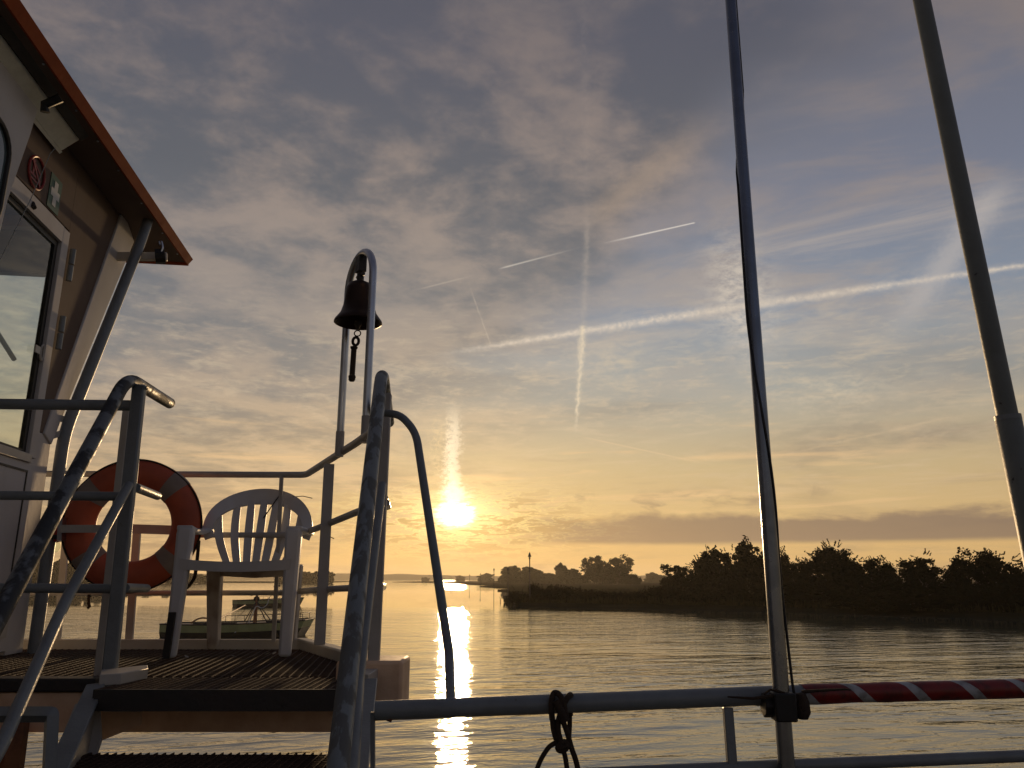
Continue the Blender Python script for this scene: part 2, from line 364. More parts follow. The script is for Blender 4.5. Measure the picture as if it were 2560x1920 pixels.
# ------------------------------------------------------------------ mesh builder
class MB:
    def __init__(s): s.v = []; s.f = []
    def add(s, vs, fs):
        o = len(s.v); s.v += [Vector(v) for v in vs]; s.f += [tuple(i + o for i in f) for f in fs]; return s
    def tube(s, pts, r, seg=12, fillet=0.0, cap=True, closed=False):
        pts = [Vector(p) for p in pts]
        rr = r if isinstance(r, (list, tuple)) else [r] * len(pts)
        if fillet:
            q, qr = [pts[0]], [rr[0]]
            for i in range(1, len(pts) - 1):
                a, b, c = pts[i - 1], pts[i], pts[i + 1]
                fl = fillet[i - 1] if isinstance(fillet, (list, tuple)) else fillet
                fl = min(fl, (a - b).length * .48, (c - b).length * .48)
                p0 = b + (a - b).normalized() * fl; p1 = b + (c - b).normalized() * fl
                for k in range(8):
                    t = k / 7; q.append(p0 * (1 - t) ** 2 + b * 2 * t * (1 - t) + p1 * t * t); qr.append(rr[i])
            q.append(pts[-1]); qr.append(rr[-1]); pts, rr = q, qr
        n = len(pts); T = []
        for i in range(n):
            a = pts[i - 1] if (i or closed) else pts[0]; b = pts[(i + 1) % n] if (i < n - 1 or closed) else pts[-1]
            T.append((b - a).normalized())
        up = Vector((0, 0, 1)) if abs(T[0].z) < .9 else Vector((0, 1, 0))
        nrm = T[0].cross(up).normalized(); o = len(s.v)
        for i in range(n):
            nrm = (nrm - T[i] * nrm.dot(T[i])).normalized(); bi = T[i].cross(nrm)
            for k in range(seg):
                a = 2 * pi * k / seg; s.v.append(pts[i] + (nrm * cos(a) + bi * sin(a)) * rr[i])
        for i in range(n if closed else n - 1):
            j = (i + 1) % n
            for k in range(seg):
                k2 = (k + 1) % seg; s.f.append((o + i * seg + k, o + i * seg + k2, o + j * seg + k2, o + j * seg + k))
        if cap and not closed:
            s.f.append(tuple(o + k for k in range(seg))[::-1]); s.f.append(tuple(o + (n - 1) * seg + k for k in range(seg)))
        return s
    def bar(s, a, b, w, d, side=None):       # rectangular bar; w along 'side', d across
        a, b = Vector(a), Vector(b); t = (b - a).normalized()
        side = Vector(side) if side is not None else (Vector((1, 0, 0)) if abs(t.x) < .8 else Vector((0, 1, 0)))
        sd_ = (side - t * side.dot(t)).normalized(); o = t.cross(sd_)
        w2 = w if isinstance(w, (tuple, list)) else (w, w); d2 = d if isinstance(d, (tuple, list)) else (d, d)
        vs = []
        for p, ww, dd in ((a, w2[0], d2[0]), (b, w2[1], d2[1])):
            for i, j in ((-1, -1), (1, -1), (1, 1), (-1, 1)): vs.append(p + sd_ * i * ww / 2 + o * j * dd / 2)
        return s.add(vs, [(3, 2, 1, 0), (4, 5, 6, 7), (0, 1, 5, 4), (1, 2, 6, 5), (2, 3, 7, 6), (3, 0, 4, 7)])
    def slab(s, poly, ext):                   # polygon extruded by vector ext
        n = len(poly); p = [Vector(q) for q in poly]; e = Vector(ext)
        vs = p + [q + e for q in p]
        return s.add(vs, [tuple(range(n)), tuple(range(2 * n - 1, n - 1, -1))] + [(i, i + n, (i + 1) % n + n, (i + 1) % n) for i in range(n)])
    def ribbon(s, pts, sides, widths, thick, nrms):   # swept flat strip
        o = len(s.v); n = len(pts)
        for p, sd_, w, nn in zip(pts, sides, widths, nrms):
            p = Vector(p); sd_ = Vector(sd_).normalized(); nn = Vector(nn).normalized()
            for i, j in ((-1, -1), (1, -1), (1, 1), (-1, 1)): s.v.append(p + sd_ * i * w / 2 + nn * j * thick / 2)
        for i in range(n - 1):
            for k in range(4):
                k2 = (k + 1) % 4; s.f.append((o + i * 4 + k, o + i * 4 + k2, o + i * 4 + 4 + k2, o + i * 4 + 4 + k))
        s.f.append((o + 3, o + 2, o + 1, o)); e = o + (n - 1) * 4; s.f.append((e, e + 1, e + 2, e + 3)); return s
    def lathe(s, prof, c, seg=40):
        o = len(s.v); c = Vector(c)
        for r, z in prof:
            for k in range(seg): s.v.append(c + Vector((r * cos(2 * pi * k / seg), r * sin(2 * pi * k / seg), z)))
        for i in range(len(prof) - 1):
            for k in range(seg):
                k2 = (k + 1) % seg; s.f.append((o + i * seg + k, o + i * seg + k2, o + (i + 1) * seg + k2, o + (i + 1) * seg + k))
        return s
    def build(s, name, m, parent=None, smooth=35, bevel=0.0):
        org = parent_world(parent) if parent else None
        me = bpy.data.meshes.new(name)
        me.from_pydata([tuple(v - org) if org is not None else tuple(v) for v in s.v], [], s.f)
        bm = bmesh.new(); bm.from_mesh(me); bmesh.ops.recalc_face_normals(bm, faces=bm.faces); bm.to_mesh(me); bm.free()
        me.materials.append(M[m] if isinstance(m, str) else m)
        if smooth:
            me.shade_smooth(); me.set_sharp_from_angle(angle=radians(smooth))
        o = bpy.data.objects.new(name, me); COL.objects.link(o)
        if parent: o.parent = parent
        if bevel:
            bv = o.modifiers.new('bevel', 'BEVEL'); bv.width = bevel; bv.segments = 2; bv.limit_method = 'ANGLE'; bv.angle_limit = radians(40)
        return o
def parent_world(p):
    v = Vector((0, 0, 0))
    while p: v = v + p.location; p = p.parent
    return v
def tag(o, label=None, cat=None, group=None, kind=None):
    if label: o['label'] = label
    if cat: o['category'] = cat
    if group: o['group'] = group
    if kind: o['kind'] = kind
    return o
def thing(name, loc, label, cat, group=None):
    o = bpy.data.objects.new(name, None); COL.objects.link(o); o.location = Vector(loc); o.empty_display_size = .2
    return tag(o, label, cat, group)
def copy_tree(o, parent=None):
    c = o.copy(); COL.objects.link(c); c.parent = parent
    for ch in [x for x in o.children]: copy_tree(ch, c)
    return c

# =================================================================== SETTING
# ---- water: one sheet
def water_mat():
    m = bpy.data.materials.new('river_water'); m.use_nodes = True; nt = m.node_tree; G = Graph(nt); b = nt.nodes['Principled BSDF']
    t = G.node('ShaderNodeTexCoord'); s = G.node('ShaderNodeSeparateXYZ'); nt.links.new(t.outputs['Object'], s.inputs[0])
    x, y = V(G, s.outputs[0]), V(G, s.outputs[1])
    b.inputs['Base Color'].default_value = (.10, .115, .09, 1)
    b.inputs['IOR'].default_value = 1.75
    xr = x * .97 + y * .24; yr = y * .97 - x * .24
    big = G.noise(G.xyz(x * .03, y * .03, 2.), 1.0, 3, .5)
    near = G.sstep(y + (big - .5) * 24 + G.m('MAXIMUM', x, 0.) * 1.1, 122., 86.)               # calm mirror beyond ~100 m
    patch = G.sstep(G.noise(G.xyz(x * .05, y * .09, 7.), 1.0, 4, .55), .32, .62) * .65 + .35
    gust = G.sstep(x, -60., 25.) * .55 + .45
    a = G.noise(G.xyz(xr * .75, yr * 1.5, 0.), 1.15, 3, .55, .6) * .045
    c = G.noise(G.xyz(xr * 2.2, yr * 4.0, 3.), 1.1, 3, .5, .4) * .010
    d = G.noise(G.xyz(x * 8., y * 11., 5.), 1.0, 2, .5) * .004
    sw = G.noise(G.xyz(xr * .30, yr * .85, 1.), 1.0, 3, .5, .5) * .10 + G.noise(G.xyz(xr * .10, yr * .22, 8.), 1.0, 2, .5, .5) * .10
    far = G.sstep(y, 250., 330.)
    fw = G.noise(G.xyz(x * .12, y * .30, 4.), 1.0, 3, .55, .4) * .14 * far
    G.put(b.inputs['Roughness'], near * .025 + far * .03 + .010)
    h = fw + ((a + c) * patch * gust + d) * near + sw * near * (patch * .6 + .4) + G.noise(G.xyz(x * .02, y * .2, 1.), 1.0, 2, .5) * .008
    bp = G.node('ShaderNodeBump'); bp.inputs['Strength'].default_value = 1.0; bp.inputs['Distance'].default_value = 1.0
    G.put(bp.inputs['Height'], h); nt.links.new(bp.outputs[0], b.inputs['Normal'])
    return m
M['water'] = water_mat()
w = MB().add([(-3900, -600, 0), (3900, -600, 0), (3900, 3900, 0), (-3900, 3900, 0)], [(0, 1, 2, 3)]).build('water', 'water', smooth=0)
tag(w, kind='structure')

# ---- banks
def bank(name, shore, back, z=0.35):
    """shore: list of world points at the waterline; back: far closing points"""
    pts = []
    for i in range(len(shore) - 1):
        a, b = shore[i], shore[i + 1]; n = max(2, int((b - a).length / 4)) if (b - a).length < 200 else 30
        for k in range(n):
            p = a.lerp(b, k / n); amp = min(1.2, p.y * .006)
            p.y += (mnoise.noise(Vector((p.x * .12, p.y * .12, 1))) * 2.2) * amp; p.x += mnoise.noise(Vector((p.x * .15, 3, 1))) * amp
            pts.append(p)
    pts.append(shore[-1])
    bm = bmesh.new()
    low = [bm.verts.new((p.x, p.y, -.4)) for p in pts]
    top = [bm.verts.new((p.x, p.y + .8 + p.y * .004, z + .15 * mnoise.noise(Vector((p.x * .3, p.y * .3, 0))))) for p in pts]
    bk = [bm.verts.new((p.x, p.y, z)) for p in back]
    for i in range(len(low) - 1): bm.faces.new((low[i], low[i + 1], top[i + 1], top[i]))
    f = bm.faces.new(top + bk)
    bmesh.ops.triangulate(bm, faces=[f])
    me = bpy.data.meshes.new(name); bm.to_mesh(me); bm.free(); me.materials.append(M['soil'])
    o = bpy.data.objects.new(name, me); COL.objects.link(o); tag(o, kind='structure'); return o
def wp(px, py): return PH(px, py, 0.0)
shoreR = [wp(3300, 1570), wp(2700, 1550), wp(2300, 1536), wp(1850, 1523), wp(1500, 1517), wp(1300, 1513), wp(1268, 1505), wp(1275, 1494),
          wp(1340, 1485), wp(1290, 1480), wp(1245, 1477.5), wp(1290, 1472.5), wp(1230, 1470), wp(1200, 1467.5), wp(1235, 1464.5), wp(1150, 1461), wp(1080, 1457.5), wp(980, 1455.6)]
bank('right_bank_ground', shoreR, [Vector((-150, 1500, 0)), Vector((1400, 1500, 0)), Vector((1400, 60, 0))])
shoreL = [wp(860, 1455.2), wp(830, 1456.6), wp(700, 1457.6), wp(500, 1457.4), wp(230, 1459.5), wp(60, 1461), wp(-500, 1470)]
bank('left_bank_ground', shoreL, [Vector((-1300, 500, 0)), Vector((-1300, 1500, 0)), Vector((-260, 1500, 0))])

# ---- far wooded hills, a ridge with thickness
def hills():
    bm = bmesh.new(); rows = []
    N = 900
    for j, (R, k) in enumerate(((3150, 0), (3250, .55), (3400, 1.0), (3600, .8), (3850, 0))):
        row = []
        for i in range(N + 1):
            A = -62 + 124 * i / N
            h = 12 + 5.5 * mnoise.noise(Vector((A * .12, 2.3, 0))) + 3.0 * mnoise.noise(Vector((A * .45, 7, 0)))
            h += 9 * exp(-((A + 22) / 13) ** 2) + 3.5 * exp(-((A + 9) / 6) ** 2)
            h += (0.9 * mnoise.noise(Vector((A * 6, j, 0))) + 1.0 * abs(mnoise.noise(Vector((A * 17, j * 3, 0)))))
            a = radians(A); row.append(bm.verts.new((R * sin(a), R * cos(a), max(-.4, k * h * 1.25 - (.4 if k == 0 else 0)))))
        rows.append(row)
    for r0, r1 in zip(rows, rows[1:]):
        for i in range(N): bm.faces.new((r0[i], r0[i + 1], r1[i + 1], r1[i]))
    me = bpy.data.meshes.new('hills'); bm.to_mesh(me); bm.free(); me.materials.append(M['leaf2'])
    o = bpy.data.objects.new('hills', me); COL.objects.link(o); tag(o, kind='structure')
hills()

# =================================================================== TREES
def leafball(mb, c, r, n, size, rnd, squash=1.0, hollow=.35):
    for _ in range(n):
        d = Vector((rnd.gauss(0, 1), rnd.gauss(0, 1), rnd.gauss(0, 1))).normalized()
        q = r * (hollow + (1 - hollow) * rnd.random() ** .6)
        p = Vector(c) + Vector((d.x * q, d.y * q, d.z * q * squash))
        a = Vector((rnd.gauss(0, 1), rnd.gauss(0, 1), rnd.gauss(0, 1))).normalized(); b = a.orthogonal().normalized()
        a = a.cross(b); sz = size * rnd.uniform(.6, 1.3); l = sz * rnd.uniform(1.0, 1.7)
        mb.add([p - a * l * .5, p + b * sz * .45, p + a * l * .5, p - b * sz * .45], [(0, 1, 2, 3)])
def make_tree(name, seed, H, Wd, leaves, size, style, trunk_h=.25):
    rnd = random.Random(seed)
    root = thing(name, (0, 0, 0), 'x', 'tree')
    tk = MB(); cr = MB()
    tk.tube([(.05 * sin(k * .5), .04 * sin(k * .8), -.5 + (H * .62 + .5) * k / 20) for k in range(21)], [H * (.028 - .020 * k / 20) for k in range(21)], 8)
    lobes = []
    nl = 16 if style != 'poplar' else 8
    for i in range(nl):
        a = rnd.uniform(0, 2 * pi); rr = Wd * .5 * rnd.uniform(.15, .72); t = rnd.uniform(trunk_h, .80)
        env = sin(pi * min(1, max(.08, (t - .02) / .98)) ** .8) ** .5
        c = Vector((cos(a) * rr * env, sin(a) * rr * env, H * t)); lobes.append((c, Wd * rnd.uniform(.17, .25)))
    lobes.append((Vector((rnd.uniform(-.3, .3), 0, H * .84)), Wd * .15)); lobes.append((Vector((0, 0, H * .5)), Wd * .30))
    lobes += [(Vector((cos(k * 1.26) * Wd * .26, sin(k * 1.26) * Wd * .26, H * .30)), Wd * .22) for k in range(5)]
    per = leaves // len(lobes)
    for c, r in lobes:
        tk.tube([(0, 0, H * rnd.uniform(.12, .4)), c * .6 + Vector((0, 0, H * .1)), c], [H * .011, H * .007, H * .003], 5)
        for _ in range(7):                                   # leaf clumps making up a lobe
            d = Vector((rnd.gauss(0, 1), rnd.gauss(0, 1), rnd.gauss(0, .8))).normalized() * r * rnd.uniform(.3, 1.0)
            leafball(cr, c + d, r * rnd.uniform(.28, .5), per // 7, size, rnd, .85, .1)
    if style == 'twiggy':                                    # shoots sticking out of the outline
        for _ in range(170):
            c, r = rnd.choice(lobes); d = Vector((rnd.gauss(0, 1), rnd.gauss(0, 1), abs(rnd.gauss(.7, .8)))).normalized()
            p0 = c + d * r * .8; L = rnd.uniform(.5, 1.5) * H / 10; dr = (d + Vector((rnd.gauss(0, .3), rnd.gauss(0, .3), rnd.gauss(.1, .3)))).normalized()
            cr.tube([p0, p0 + dr * L], [.025, .01], 3)
            for k in range(9): leafball(cr, p0 + dr * L * (k + 1) / 9, .07, 2, size * .5, rnd)
    # skirt of low leafage
    for _ in range(6):
        a = rnd.uniform(0, 2 * pi); leafball(cr, (cos(a) * Wd * .3, sin(a) * Wd * .3, H * .16), Wd * .17, leaves // 34, size, rnd, .9, .05)
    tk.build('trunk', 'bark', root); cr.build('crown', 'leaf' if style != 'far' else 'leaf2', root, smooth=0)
    return root
protos = {}
def get_proto(key):
    if key not in protos:
        kind, sd = key
        protos[key] = {'near': lambda: make_tree('bank_tree', 10 + sd, 10, 11.5, 9500, .42, 'twiggy', .18),
                       'round': lambda: make_tree('bank_tree', 30 + sd, 10, 10, 8500, .42, 'round', .22),
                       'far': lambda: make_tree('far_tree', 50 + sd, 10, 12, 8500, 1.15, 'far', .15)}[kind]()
        return protos[key]
    return copy_tree(protos[key])
def plant(kind, seed, px, top, D, width_px, label, group, squash=1.0, base=0.25):
    o = get_proto((kind, seed)); d = P(px, top, D)
    H = d.z - base; depth = D * CT + (d.z - EYE) * ST
    Wm = width_px * (1.06 if D < 200 else 1.10) * depth / FPX
    o.location = (d.x, D, base); W0 = {'near': 12.8, 'round': 11.5, 'far': 13.5}[kind]
    H0 = {'near': 10.2, 'round': 10.0, 'far': 10.2}[kind]
    o.scale = (Wm / W0, Wm / W0, H / H0)
    o.rotation_euler = (0, 0, (px * 7.3 + seed) % 6.28)
    tag(o, label, 'tree', group); return o
G1, G2, G3 = 'dark trees on the near right bank', 'hazy trees behind the spit', 'far hazy trees along the left shore'
near = [
 ('round', 0, 1690, 1412, 150, 120, 'low dark bushy tree at the left end of the near row'),
 ('near', 0, 1778, 1366, 146, 170, 'dark spiky topped tree second from the left end of the near row'),
 ('round', 1, 1862, 1342, 142, 130, 'tallest dark tree of the near row, just left of the silver flagpole'),
 ('near', 1, 1925, 1372, 140, 110, 'dark tree hidden in part behind the silver flagpole'),
 ('near', 2, 1988, 1396, 136, 120, 'lower dark tree right beside the silver flagpole'),
 ('near', 0, 2072, 1356, 114, 190, 'broad dark tree with feathery top, first right of the flagpole with full crown'),
 ('near', 1, 2172, 1394, 108, 120, 'middle sized dark tree joined to the right flank of the feathery one'),
 ('round', 0, 2225, 1416, 108, 80, 'small dark tree in the dip between two bigger ones right of the flagpole'),
 ('near', 2, 2308, 1380, 100, 190, 'isolated feathery dark tree left of the gap before the rightmost trees'),
 ('near', 0, 2392, 1420, 100, 80, 'smallest dark tree in the gap near the right edge'),
 ('near', 1, 2470, 1375, 95, 200, 'big dark tree behind the foot of the leaning grey mast'),
 ('near', 2, 2575, 1385, 92, 200, 'dark tree cut by the right edge of the picture'),
 ('round', 1, 2010, 1450, 106, 210, 'low dark thicket tree under the flagpole row'),
 ('round', 1, 2250, 1450, 93, 330, 'low dark thicket tree filling the foot of the row at the right'),
]
for k, s_, x, t, D, wpx, lab in near: plant(k, s_, x, t, D, wpx, lab, G1)
mid = [
 ('far', 0, 1240, 1452, 430, 60, 'small faint round tree beyond the thin marker poles'),
 ('far', 1, 1215, 1434, 520, 44, 'far pale clump like tree left of the dark marker poles'),
 ('far', 1, 1150, 1439, 700, 30, 'very faint tree on the far shore below the sun, right of it'),
 ('far', 0, 1064, 1443, 800, 22, 'tiny faint tree on the far shore left of the sun reflection'),
 ('far', 0, 1283, 1415, 330, 84, 'rounded hazy tree behind the second marker pole'),
 ('far', 1, 1330, 1420, 320, 60, 'hazy tree directly behind the tall arrow marker'),
 ('far', 0, 1368, 1433, 310, 70, 'low hazy tree in the dip right of the arrow marker'),
 ('far', 1, 1402, 1410, 300, 46, 'narrow hazy tree with pointed top in the middle of the hedge'),
 ('far', 0, 1432, 1422, 290, 60, 'hazy tree sloping down left of the two big round ones'),
 ('round', 0, 1485, 1390, 260, 92, 'left one of the two big round hazy trees'),
 ('round', 1, 1540, 1388, 255, 110, 'right one of the two big round hazy trees'),
 ('near', 2, 1580, 1432, 250, 50, 'thin branchy hazy tree at the right foot of the round pair'),
 ('far', 1, 1632, 1432, 430, 44, 'small pale tree between the round pair and the dark row'),
 ('far', 0, 1655, 1438, 420, 50, 'pale low tree touching the left of the dark row'),
]
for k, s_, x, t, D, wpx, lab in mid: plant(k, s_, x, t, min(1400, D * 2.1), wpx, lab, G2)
left = [(752, 1427, 700, 56, 'hazy tree seen just right of the chair leg'), (790, 1430, 700, 56, 'hazy tree between chair and flat rail post'),
        (820, 1428, 690, 34, 'narrow hazy tree touching the flat rail post'), (712, 1434, 720, 50, 'hazy tree behind the right chair leg'),
        (500, 1436, 700, 56, 'hazy tree seen under the chair arm'), (462, 1430, 690, 60, 'hazy tree behind the left chair leg'),
        (420, 1424, 680, 60, 'hazy tree at the right of the lifebuoy'), (376, 1426, 680, 60, 'hazy tree seen inside the lifebuoy ring'),
        (200, 1404, 560, 70, 'olive tree seen left of the lifebuoy'), (160, 1400, 550, 60, 'olive tree between the post and lifebuoy, leftmost but two'),
        (122, 1404, 550, 60, 'olive tree beside the slanting strut'), (90, 1398, 540, 60, 'leftmost olive tree by the cabin wall'),
        (300, 1416, 640, 60, 'olive tree behind the stair post'), (250, 1412, 600, 60, 'olive tree behind the lifebuoy left rim')]
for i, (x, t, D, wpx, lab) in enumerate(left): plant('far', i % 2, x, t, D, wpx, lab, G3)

# shrubs on the spit
shrub_n = [0]
def make_shrub():
    rnd = random.Random(5); root = thing('shrub', (0, 0, 0), 'x', 'shrub'); cr = MB(); tk = MB()
    for i in range(9):
        a = rnd.uniform(0, 2 * pi); r = rnd.uniform(.2, 1.0); z = rnd.uniform(.3, 1.2)
        leafball(cr, (cos(a) * r, sin(a) * r, z), .55, 170, .20, rnd, .9, .05)
        tk.tube([(0, 0, -.2), (cos(a) * r, sin(a) * r, z)], [.04, .015], 4)
    for i in range(60):
        a = rnd.uniform(0, 2 * pi); r = rnd.uniform(.1, 1.2); z = 1.0
        d = Vector((rnd.gauss(0, .25), rnd.gauss(0, .25), 1)).normalized() * rnd.uniform(.4, 1.0)
        p = Vector((cos(a) * r, sin(a) * r, z)); cr.tube([p, p + d], [.02, .01], 3)
        for k in range(5): leafball(cr, p + d * (k + 1) / 5, .07, 2, .14, rnd)
    tk.build('stem', 'bark', root); cr.build('foliage', 'leaf', root, smooth=0); return root
sh0 = make_shrub(); first = True
shr = [(1285, 1478, 124, 40, 'small shrub at the very tip of the spit'), (1310, 1484, 126, 40, 'low shrub next to the tip of the spit'),
       (1335, 1458, 130, 36, 'taller shrub at the foot of the arrow marker'), (1352, 1472, 128, 60, 'shrub just right of the arrow marker foot'),
       (1385, 1462, 128, 70, 'tallest low shrub on the middle of the spit'), (1425, 1466, 127, 70, 'shrub right of the tallest one on the spit'),
       (1468, 1474, 127, 70, 'shrub on the spit below the left big round tree'), (1510, 1478, 126, 70, 'shrub on the spit below the right big round tree'),
       (1556, 1480, 125, 70, 'shrub below the thin branchy tree'), (1600, 1478, 124, 70, 'shrub in the open stretch left of the dark row'),
       (1640, 1466, 122, 70, 'round shrub just left of the dark tree row'), (1690, 1472, 120, 80, 'shrub under the leftmost dark tree'),
       (1745, 1474, 119, 80, 'shrub under the spiky topped tree'), (1800, 1478, 118, 80, 'shrub left of the flagpole, at the water'),
       (1858, 1480, 117, 80, 'shrub under the tallest dark tree'), (1915, 1478, 116, 80, 'shrub behind the flagpole at the water'),
       (1980, 1474, 112, 90, 'shrub right of the flagpole at the water'), (2050, 1472, 108, 90, 'shrub under the broad feathery tree'),
       (2130, 1474, 104, 100, 'shrub at the water between the feathery tree and the small one'), (2215, 1476, 98, 100, 'shrub at the water in the dip of the dark row'),
       (2300, 1474, 95, 100, 'shrub under the isolated feathery tree'), (2390, 1474, 90, 110, 'shrub at the water in the gap near the right edge'), (2490, 1472, 86, 120, 'rightmost shrub at the water, behind the leaning mast')]
for x, t, D, wpx, lab in shr:
    o = sh0 if first else copy_tree(sh0); first = False
    d = P(x, t, D); H = d.z - .2; Wm = wpx * (D * CT) / FPX
    o.location = (d.x, D, .2); o.scale = (Wm / 2.6, Wm / 2.6, H / 1.9); o.rotation_euler = (0, 0, x * .37)
    tag(o, lab, 'shrub', 'shrubs along the spit')

dw = MB(); q0 = P(1256, 1492, 134)
dw.tube([q0, q0 + Vector((1.2, .3, .25)), q0 + Vector((3.4, .8, .5)), q0 + Vector((5.2, 1.2, .1))], [.06, .12, .16, .2], 6)
dw.tube([q0 + Vector((2.4, .6, .3)), q0 + Vector((2.0, .4, 1.3)), q0 + Vector((1.5, .3, 1.9))], [.08, .05, .03], 5)
dw.tube([q0 + Vector((3.2, .8, .4)), q0 + Vector((3.5, .5, 1.5)), q0 + Vector((4.1, .6, 2.1))], [.09, .05, .03], 5)
tag(dw.build('fallen_branch', 'bark'), 'dark fallen branch reaching over the water at the tip of the spit', 'branch')
# reeds and rough grass fringe (uncountable)
def reeds():
    rnd = random.Random(8); mb = MB()
    line = [(3000, 1560), (2700, 1549), (2300, 1535), (1850, 1522), (1500, 1516), (1300, 1512), (1272, 1506)]
    for i in range(len(line) - 1):
        a, b = wp(*line[i]), wp(*line[i + 1])
        for k in range(int((a - b).length * 42)):
            p = a.lerp(b, rnd.random()); dd = rnd.random() ** 1.5 * 14; p.y += .4 + dd
            p.x += rnd.gauss(0, .5)
            clump = .6 + .7 * (mnoise.noise(Vector((p.x * .25, p.y * .1, 0))) + .5)
            h = rnd.uniform(.5, 1.25) * clump + .15; wd = rnd.uniform(.05, .13)
            ln = Vector((rnd.gauss(0, .22), rnd.gauss(0, .2), 0)); a_ = rnd.uniform(0, pi); sx = Vector((cos(a_), sin(a_), 0)) * wd
            z = Vector((0, 0, 1)); p.z = .05
            mb.add([p - sx, p + sx, p + sx * .6 + z * h * .6 + ln * .4, p + z * h + ln, p - sx * .6 + z * h * .6 + ln * .4], [(0, 1, 2, 3, 4)])
    for _ in range(5200):                                  # field behind the spit
        D = rnd.uniform(128, 250); x = rnd.uniform(3, 120) * D / 120; p = Vector((x, D, .3)); h = rnd.uniform(.4, 1.2); wd = .25
        mb.add([p - Vector((wd, 0, 0)), p + Vector((wd, 0, 0)), p + Vector((rnd.gauss(0, .2), 0, h))], [(0, 1, 2)])
    o = mb.build('reeds', 'reed', smooth=0); tag(o, 'rough grass and reeds fringing the near bank', 'reeds', kind='stuff')
reeds()

# ---- channel marker poles with pointed topmarks
def marker(px, ytop, D, label, big=1.0):
    t = P(px, ytop, D); r = thing('channel_marker', (t.x, D, 0), label, 'marker', 'channel marker poles')
    H = t.z; x, y = t.x, D; cone = (.78 if big == 1 else .8) * 1.0
    MB().tube([(x, y, -.5), (x, y, H - cone)], .085, 8).build('pole', 'blacksteel', r)
    MB().lathe([(.0, H), (.08, H - .12), (.30, H - cone), (.0, H - cone)], (x, y, 0), 14).build('topmark', 'blacksteel', r, smooth=30)
    MB().tube([(x, y, H - cone - .35), (x, y, H - cone - .12)], .14, 8).build('collar', 'blacksteel', r)
    return r
marker(1324, 1380, 127, 'tall channel marker with arrow shaped topmark on the spit')
marker(1270, 1416, 205, 'second channel marker, in front of the rounded hazy tree')
marker(1235, 1420, 262, 'channel marker standing clear between two hazy clumps')
marker(1201, 1433, 380, 'small channel marker at the left clump')
marker(1174, 1436, 440, 'faint thin channel marker right of the far tree')
marker(1128, 1441, 560, 'tiny far channel marker under the sun')

